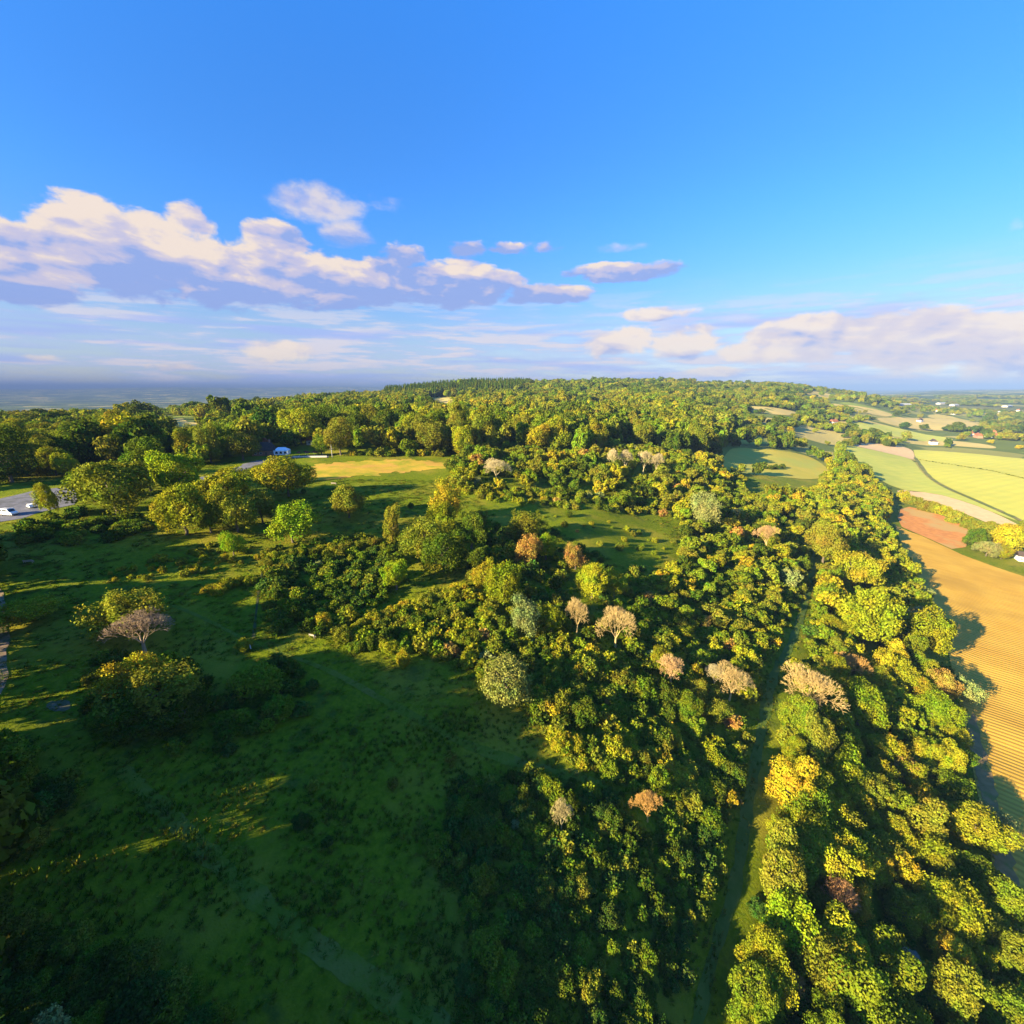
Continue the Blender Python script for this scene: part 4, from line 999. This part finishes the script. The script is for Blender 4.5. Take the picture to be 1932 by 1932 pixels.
# ------------------------------------------------------------------ built things
def plain(name, c_, rough=.7, spec=.3, metal=0.0):
    m = principled(name, c_, rough, spec); m.node_tree.nodes['Principled BSDF'].inputs['Metallic'].default_value = metal; return m
def worn(name, c1, c2, sc=2.0, rough=.8): return noisy(name, c1, c2, sc, rough)
WHITE = worn('white_paint', (.80, .80, .80), (.72, .72, .72), 1.5, .4); GLASS = plain('dark_glass', (.015, .02, .025), .08, .6)
RUBBER = plain('tyre_rubber', (.02, .02, .02), .9); STEEL = plain('steel', (.45, .45, .46), .35, .5, .8)
TILE = worn('clay_tile', (.30, .11, .05), (.22, .08, .04), 1.2); DTILE = worn('dark_tile', (.075, .055, .045), (.05, .04, .035), 1.2)
BRICK = worn('brick', (.26, .14, .09), (.32, .18, .12), 3); RENDER = worn('cream_render', (.62, .56, .45), (.55, .50, .42), 1)
CANVAS = worn('white_canvas', (.82, .84, .88), (.76, .78, .82), .8, .6); REDC = worn('maroon_canvas', (.16, .025, .02), (.12, .02, .02), 2)
WOOD = worn('weathered_wood', (.34, .29, .22), (.26, .22, .17), 5); GREYW = worn('grey_pole_wood', (.40, .38, .35), (.30, .29, .27), 4)
STONE = worn('pale_stone', (.50, .45, .38), (.40, .36, .31), 2)
def bmo(name, mat, parent, fn, bevel=0.0):
    bm = bmesh.new(); fn(bm)
    bmesh.ops.recalc_face_normals(bm, faces=bm.faces)
    if bevel: bmesh.ops.bevel(bm, geom=[e for e in bm.edges], offset=bevel, segments=2, affect='EDGES', profile=.6)
    me = bpy.data.meshes.new(name); bm.to_mesh(me); bm.free(); me.materials.append(mat)
    o = bpy.data.objects.new(name, me); return link(o, parent)
def box(bm, c_, s_, rot=None):
    m_ = Matrix.Translation(c_) @ (rot or Matrix.Identity(4)) @ Matrix.Diagonal((*s_, 1)); bmesh.ops.create_cube(bm, size=1, matrix=m_)
def cyl(bm, p0, p1, r0, r1=None, n=12):
    p0, p1 = Vector(p0), Vector(p1); d = p1 - p0
    m_ = Matrix.Translation((p0 + p1) / 2) @ d.to_track_quat('Z', 'Y').to_matrix().to_4x4()
    bmesh.ops.create_cone(bm, cap_ends=True, segments=n, radius1=r0, radius2=r0 if r1 is None else r1, depth=d.length, matrix=m_)
def prism(bm, prof, y0, y1):
    """side profile (x,z) swept from y0 to y1"""
    a = [bm.verts.new((x, y0, z)) for x, z in prof]; c_ = [bm.verts.new((x, y1, z)) for x, z in prof]
    bm.faces.new(a); bm.faces.new(c_[::-1])
    for i in range(len(prof)): j = (i + 1) % len(prof); bm.faces.new((a[i], c_[i], c_[j], a[j]))
def root(name, x, y, rz, label, cat, group=None, dz=0.0):
    e = bpy.data.objects.new(name, None); e.location = (x, y, float(T(x, y)) + dz); e.rotation_euler = (0, 0, rz); link(e); return tag(e, label, cat, group)
def vehicle(name, px, py, rz, L, Wd, H, hood, label, cat, rack=False, body=WHITE):
    x, y, z, d = hit(px, py); e = root(name, x, y, rz, label, cat, dz=.08)
    h2 = L / 2; prof = [(-h2, .35), (-h2 + .05, H * .62), (-h2 + .22, H), (h2 - hood - .75, H), (h2 - hood, H * .56), (h2 - .12, H * .45), (h2, H * .28), (h2, .3)]
    b_ = bmo('body', body, e, lambda bm: prism(bm, prof, -Wd / 2, Wd / 2), .06)
    def ws(bm):
        x0_, z0_ = h2 - hood - .70, H * .955; x1_, z1_ = h2 - hood - .04, H * .60; w0 = Wd * .40
        o_ = Vector((H * .4, 0, .75)).normalized() * .05; vs = [Vector(p) + o_ for p in ((x0_, -w0 * .95, z0_), (x0_, w0 * .95, z0_), (x1_, w0, z1_), (x1_, -w0, z1_))]
        inn = [v - o_ * 1.5 for v in vs]; A_ = [bm.verts.new(v) for v in vs]; B_ = [bm.verts.new(v) for v in inn]
        bm.faces.new(A_); bm.faces.new(B_[::-1])
        for i in range(4): j = (i + 1) % 4; bm.faces.new((A_[i], B_[i], B_[j], A_[j]))
    bmo('windscreen', GLASS, e, ws)
    for s_ in (-1, 1):
        for (a_, w_) in ((h2 - hood - 1.35, .85), (-.25, 1.05), (-h2 + .85, .95)):
            bmo('side_window', GLASS, e, lambda bm: box(bm, (a_, s_ * (Wd / 2 + .012), H * .77), (w_, .05, H * .24)))
        bmo('headlight', CANVAS, e, lambda bm: box(bm, (h2 + .01, s_ * Wd * .36, H * .34), (.06, .32, .2)), .02)
        for a_ in (-h2 + .85, h2 - .85):
            t_ = bmo('wheel', RUBBER, e, lambda bm: cyl(bm, (a_, s_ * (Wd / 2 - .18), .33), (a_, s_ * (Wd / 2 + .03), .33), .34, n=18))
            bmo('rim', STEEL, t_, lambda bm: cyl(bm, (a_, s_ * (Wd / 2), .33), (a_, s_ * (Wd / 2 + .045), .33), .2, n=12))
    bmo('bumper', plain('grey_plastic', (.12, .12, .12)), e, lambda bm: (box(bm, (h2 + .03, 0, .42), (.12, Wd * .96, .2)), box(bm, (-h2 - .03, 0, .42), (.12, Wd * .96, .2))))
    if rack:
        bmo('roof_box', plain('grey_roof_panel', (.2, .2, .22)), e, lambda bm: box(bm, (-.35, 0, H + .05), (2.2, Wd * .6, .1)), .02)
    return e
vehicle('campervan', 18, 972, R(-8), 5.0, 2.0, 2.25, .75, 'white campervan with dark windows parked on the grey car park', 'van', True)
vehicle('parked_car', 60, 958, R(150), 4.1, 1.75, 1.45, 1.0, 'white car half hidden behind the small pom-pom tree', 'car')
def gable(bm, L, Wd, z0, h, over=.4, hip=0.0):
    a = [(-L / 2 - over, -Wd / 2 - over), (L / 2 + over, -Wd / 2 - over), (L / 2 + over, Wd / 2 + over), (-L / 2 - over, Wd / 2 + over)]
    lo = [bm.verts.new((x, y, z0)) for x, y in a]; up = [bm.verts.new((x, y, z0 + .15)) for x, y in a]
    r_ = [bm.verts.new((-L / 2 - over + hip, 0, z0 + h)), bm.verts.new((L / 2 + over - hip, 0, z0 + h))]
    bm.faces.new(lo[::-1])
    for i in range(4): j = (i + 1) % 4; bm.faces.new((lo[i], lo[j], up[j], up[i]))
    bm.faces.new((up[0], up[1], r_[1], r_[0])); bm.faces.new((up[2], up[3], r_[0], r_[1])); bm.faces.new((up[1], up[2], r_[1])); bm.faces.new((up[3], up[0], r_[0]))
def house(name, px, py, rz, L, Wd, hw, hr, roofm, wallm, label, hip=0.0, chim=1, nwin=3, cat='house', grp=None, xyz=None):
    x, y = xyz if xyz else hit(px, py)[:2]
    e = root(name, x, y, rz, label, cat, grp, -.3)
    bmo('wall', wallm, e, lambda bm: box(bm, (0, 0, hw / 2), (L, Wd, hw)))
    rf = bmo('roof', roofm, e, lambda bm: gable(bm, L, Wd, hw + .004, hr, .45, hip))
    for k in range(chim):
        cx_ = (L * .28) * (1 if k == 0 else -1); bmo('chimney', BRICK, rf, lambda bm: (box(bm, (cx_, 0, hw + hr * .75), (.9, .9, hr * .9 + .6)), box(bm, (cx_, 0, hw + hr * 1.2 + .35), (1.05, 1.05, .15))))
    for s_ in (-1, 1):
        for k in range(nwin):
            xx = (k - (nwin - 1) / 2) * L / (nwin + .4)
            if k == nwin // 2 and s_ == -1 and nwin > 1:
                bmo('door', plain('painted_door', (.10, .07, .05)), e, lambda bm: box(bm, (xx, s_ * (Wd / 2 + .01), 1.3), (1.1, .08, 2.1))); continue
            w_ = bmo('window', WHITE, e, lambda bm: box(bm, (xx, s_ * (Wd / 2 + .008), hw * .58), (1.4, .07, 1.3)))
            bmo('pane', GLASS, w_, lambda bm: (box(bm, (xx - .33, s_ * (Wd / 2 + .03), hw * .58), (.56, .07, 1.12)), box(bm, (xx + .33, s_ * (Wd / 2 + .03), hw * .58), (.56, .07, 1.12))))
    return e
house('pub', 500, 858, R(20), 13, 8, 3.2, 5.2, DTILE, BRICK, 'low brick house with steep dark roof left of the white marquee', hip=2.5, nwin=4)
house('lodge', 500, 846, R(-60), 7, 6, 4.2, 4.6, TILE, BRICK, 'tall red roofed house wing rising behind the dark roof', chim=1, nwin=2)
house('restaurant', 600, 838, R(10), 14, 8, 3.6, 4.4, TILE, RENDER, 'red tiled house half hidden by trees behind the parasols', chim=2, nwin=4)
# marquee
x, y, z, d = hit(533, 857); e = root('marquee', x, y, R(12), 'white marquee with three arched windows in front of the houses', 'marquee')
bmo('roof', CANVAS, e, lambda bm: gable(bm, 8.4, 6, 2.5, 2.0, .15, 2.2))
bmo('wall', CANVAS, e, lambda bm: box(bm, (0, 0, 1.25), (8.3, 5.9, 2.496)))
for k in (-1, 0, 1):
    def arch(bm):
        pr = [(k * 2.5 + .75 * math.cos(a), 1.35 + .75 * math.sin(a)) for a in np.linspace(0, math.pi, 9)] + [(k * 2.5 - .75, .7), (k * 2.5 + .75, .7)]
        prism(bm, pr, -3.0, -2.9)
    bmo('arched_window', GLASS, e, arch)
for sx in (-1, 1):
    for sy in (-1, 1): bmo('pole', STEEL, e, lambda bm: cyl(bm, (sx * 4.2, sy * 3.0, 0), (sx * 4.2, sy * 3.0, 2.6), .06, n=8))
# domed tent
x, y, z, d = hit(510, 858); e = root('dome_tent', x, y, 0, 'small white domed tent left of the marquee', 'tent')
def dome(bm):
    bmesh.ops.create_uvsphere(bm, u_segments=14, v_segments=10, radius=1.4, matrix=Matrix.Diagonal((1, 1, 1.05, 1)))
    bmesh.ops.bisect_plane(bm, geom=bm.verts[:] + bm.edges[:] + bm.faces[:], plane_co=(0, 0, -.02), plane_no=(0, 0, -1), clear_outer=True)
bmo('canopy', CANVAS, e, dome); bmo('door_flap', plain('tent_shade', (.25, .26, .28)), e, lambda bm: box(bm, (.2, -1.28, .45), (.7, .3, .9)), .04)
# parasols on the terrace
def parasol(x, y, lab, first=[None]):
    if first[0] is None:
        e = root('parasol', x, y, 0, lab, 'parasol', 'maroon parasols on the terrace'); first[0] = e
        bmo('pole', WHITE, e, lambda bm: cyl(bm, (0, 0, 0), (0, 0, 2.7), .05, n=8)); bmo('base', STONE, e, lambda bm: cyl(bm, (0, 0, 0), (0, 0, .12), .35, n=12))
        def can(bm): bmesh.ops.create_cone(bm, cap_ends=True, segments=8, radius1=1.7, radius2=.05, depth=.8, matrix=Matrix.Translation((0, 0, 2.5)))
        bmo('canopy', REDC, e, can); return
    s_ = first[0]; e = s_.copy(); link(e); e.location = (x, y, float(T(x, y))); e['label'] = lab
    for ch in list(s_.children): c2 = ch.copy(); link(c2, e)
x0_, y0_ = hit(565, 860)[:2]; x1_, y1_ = hit(606, 860)[:2]
for k in range(6):
    f = k / 5; parasol(x0_ + (x1_ - x0_) * f, y0_ + (y1_ - y0_) * f + (2.5 if k % 2 else 0), 'dark maroon parasol in the row on the terrace right of the marquee')
x, y, z, d = hit(585, 863); e = root('garden_wall', x, y, R(5), 'low pale stone wall in front of the maroon parasols', 'wall')
bmo('wall', STONE, e, lambda bm: box(bm, (0, 0, .35), (20, .35, .9)), .03); bmo('coping', WHITE, e, lambda bm: box(bm, (0, 0, .84), (20.2, .5, .08)))
# pole
x, y, z, d = hit(627, 863); e = root('utility_pole', x, y, R(20), 'grey wooden utility pole with crossarm beside the parasols', 'pole')
bmo('pole', GREYW, e, lambda bm: cyl(bm, (0, 0, -.3), (0, 0, 10.5), .20, .13, 10)); bmo('crossarm', GREYW, e, lambda bm: box(bm, (0, -.2, 5.2), (2.6, .14, .14))); bmo('bracket', STEEL, e, lambda bm: box(bm, (-.9, -.2, 5.45), (.1, .1, .4)))
# benches
def bench(px, py, rz, lab, w=1.6):
    x, y, z, d = hit(px, py); e = root('park_bench', x, y, rz, lab, 'bench')
    bmo('seat', WOOD, e, lambda bm: [box(bm, (0, -.18 + .15 * k, .45), (w, .12, .05)) for k in range(3)])
    bmo('backrest', WOOD, e, lambda bm: [box(bm, (0, .27 + .03 * k, .62 + .15 * k), (w, .04, .11)) for k in range(3)])
    for s_ in (-1, 1):
        bmo('leg', WOOD, e, lambda bm: (box(bm, (s_ * w * .44, -.2, .22), (.08, .08, .46)), box(bm, (s_ * w * .44, .27, .48), (.08, .08, .96))))
        bmo('armrest', WOOD, e, lambda bm: box(bm, (s_ * w * .44, .02, .66), (.09, .5, .05)))
bench(590, 1202, R(160), 'wooden bench beside the small gold lit bush on the meadow')
bench(55, 1062, R(190), 'pale wooden bench on the grass below the car park', 2.2)
bench(630, 914, R(170), 'pale bench on the shaded meadow left of the lone dome tree', 2.6)
x, y, z, d = hit(473, 1224); e = root('marker_post', x, y, 0, 'short white marker post where the paths cross', 'post')
bmo('shaft', WHITE, e, lambda bm: box(bm, (0, 0, .5), (.16, .16, 1.1)), .01); bmo('cap', WOOD, e, lambda bm: box(bm, (0, 0, 1.1), (.2, .2, .08)))
# walker on the lane
x, y, z, d = hit(465, 888); e = root('person', x, y, R(40), 'person in dark clothes walking on the grey lane', 'person')
def body():
    me = bpy.data.meshes.new('body'); J = [(0, 0, .95), (0, 0, 1.2), (0, 0, 1.45), (0, .01, 1.56), (0, .02, 1.70), (.1, .03, .9), (.12, .18, .5), (.12, .1, .08), (.12, .26, .04), (-.1, -.03, .9), (-.12, -.1, .5), (-.12, -.3, .1), (-.12, -.16, .04),
         (.2, 0, 1.42), (.26, -.08, 1.15), (.25, 0, .9), (-.2, 0, 1.42), (-.26, .06, 1.15), (-.25, .18, .93)]
    E = [(0, 1), (1, 2), (2, 3), (3, 4), (0, 5), (5, 6), (6, 7), (7, 8), (0, 9), (9, 10), (10, 11), (11, 12), (2, 13), (13, 14), (14, 15), (2, 16), (16, 17), (17, 18)]
    rr = [.15, .14, .15, .06, .10, .10, .07, .045, .04, .10, .07, .045, .04, .07, .05, .035, .07, .05, .035]
    me.from_pydata(J, E, []); o = bpy.data.objects.new('body', me); link(o, e); me.materials.append(plain('dark_clothes', (.02, .022, .03), .9))
    o.modifiers.new('skin', 'SKIN')
    for v, r_ in zip(me.skin_vertices[0].data, rr): v.radius = (r_, r_)
    me.skin_vertices[0].data[0].use_root = True; o.modifiers.new('smooth', 'SUBSURF').levels = 1
body()
bmo('hair', plain('brown_hair', (.05, .03, .02), .9), e, lambda bm: bmesh.ops.create_uvsphere(bm, u_segments=10, v_segments=8, radius=.105, matrix=Matrix.Translation((0, -.01, 1.74)) @ Matrix.Diagonal((1, 1.1, .9, 1))))
# house by the copse and village houses
house('cottage', 1932, 1058, R(-30), 7, 5.5, 3.4, 2.6, DTILE, WHITE, 'white gabled house beside the copse, cut by the picture edge', nwin=3)
VH = [(1832, 822, 40, TILE, RENDER), (1845, 826, 70, TILE, BRICK), (1862, 824, 15, TILE, RENDER), (1872, 818, 55, TILE, BRICK), (1855, 817, 20, DTILE, WHITE), (1880, 826, 80, TILE, WHITE), (1735, 796, 30, DTILE, WHITE), (1888, 806, 10, DTILE, RENDER),
      (1760, 838, 60, DTILE, WHITE), (1572, 800, 20, TILE, RENDER), (1815, 806, 50, TILE, WHITE), (1905, 792, 10, DTILE, WHITE), (1921, 776, 30, TILE, RENDER), (1800, 782, 10, DTILE, WHITE), (1765, 776, 60, TILE, RENDER)]
WHR = ['nearest', 'left', 'front', 'upper', 'middle', 'right', 'far', 'rear']
HL = ['cream house with orange roof at the near left of the valley village', 'brick house with orange roof at the front of the valley village', 'cream house with orange roof at the heart of the valley village', 'brick house with orange roof at the back of the valley village', 'white house with dark roof behind the orange village roofs',
      'white house with orange roof at the right end of the village', 'lone white house beyond the straw coloured far field', 'cream house with dark roof right of the village road', 'white house at the hedge below the long green field', 'cream house with orange roof near the foot of the hill',
      'white house with orange roof beyond the village', 'white dark-roofed house near the right edge of the valley', 'cream farmhouse near the right edge far across the valley', 'small far white house amid valley trees', 'small far cream house with orange roof amid valley trees']
for i, (q, r_, a, rm, wm) in enumerate(VH):
    house('house', q, r_, R(a), 17, 10, 5.5, 5, rm, wm, HL[i], nwin=3, grp='houses in the valley')
for i, (q, r_, L) in enumerate([(1700, 766, 90), (1780, 763, 110), (1800, 766, 60), (1900, 768, 110), (1885, 780, 50), (1716, 757, 60)]):
    x, y, z, d = hit(q, r_); e = root('barn', x, y, R(10 + 7 * i), ['long white shed at the left of the far valley', 'longest white shed in the far valley', 'short white shed just below the longest one in the far valley', 'long white shed at the right edge of the far valley', 'small white shed below the right edge one', 'small distant white shed near the hill end'][i], 'barn', 'white sheds far across the valley')
    bmo('wall', STONE, e, lambda bm: box(bm, (0, 0, 3), (L * .8, 20, 6))); bmo('roof', plain('pale_sheet', (.36, .37, .36), .7) if i == 0 else bpy.data.materials['pale_sheet'], e, lambda bm: gable(bm, L * .8, 20, 6.004, 4, .8))
    bmo('door', plain('shed_door', (.2, .22, .25)), e, lambda bm: box(bm, (0, -10.02, 2.5), (8, .2, 4.5)))

# ------------------------------------------------------------------ air
hb = bpy.data.meshes.new('haze')
x0, x1, z0, z1 = -33000, 33000, -135, 300
hb.from_pydata([(x, y, z) for z in (z0, z1) for x, y in ((x0, x0), (x1, x0), (x1, x1), (x0, x1))], [], [(3, 2, 1, 0), (4, 5, 6, 7), (0, 1, 5, 4), (1, 2, 6, 5), (2, 3, 7, 6), (3, 0, 4, 7)])
hm = bpy.data.materials.new('haze_air'); hm.use_nodes = True; nt = hm.node_tree; nt.nodes.clear()
pv = nt.nodes.new('ShaderNodeVolumePrincipled'); pv.inputs['Density'].default_value = 1.0e-4; pv.inputs['Anisotropy'].default_value = -.25
pv.inputs['Color'].default_value = (.115, .185, .37, 1)
ho = nt.nodes.new('ShaderNodeOutputMaterial'); nt.links.new(pv.outputs[0], ho.inputs['Volume'])
hb.materials.append(hm); haze = bpy.data.objects.new('haze', hb); link(haze); tag(haze, 'thin bluish evening haze over the far land', 'haze', kind='stuff')
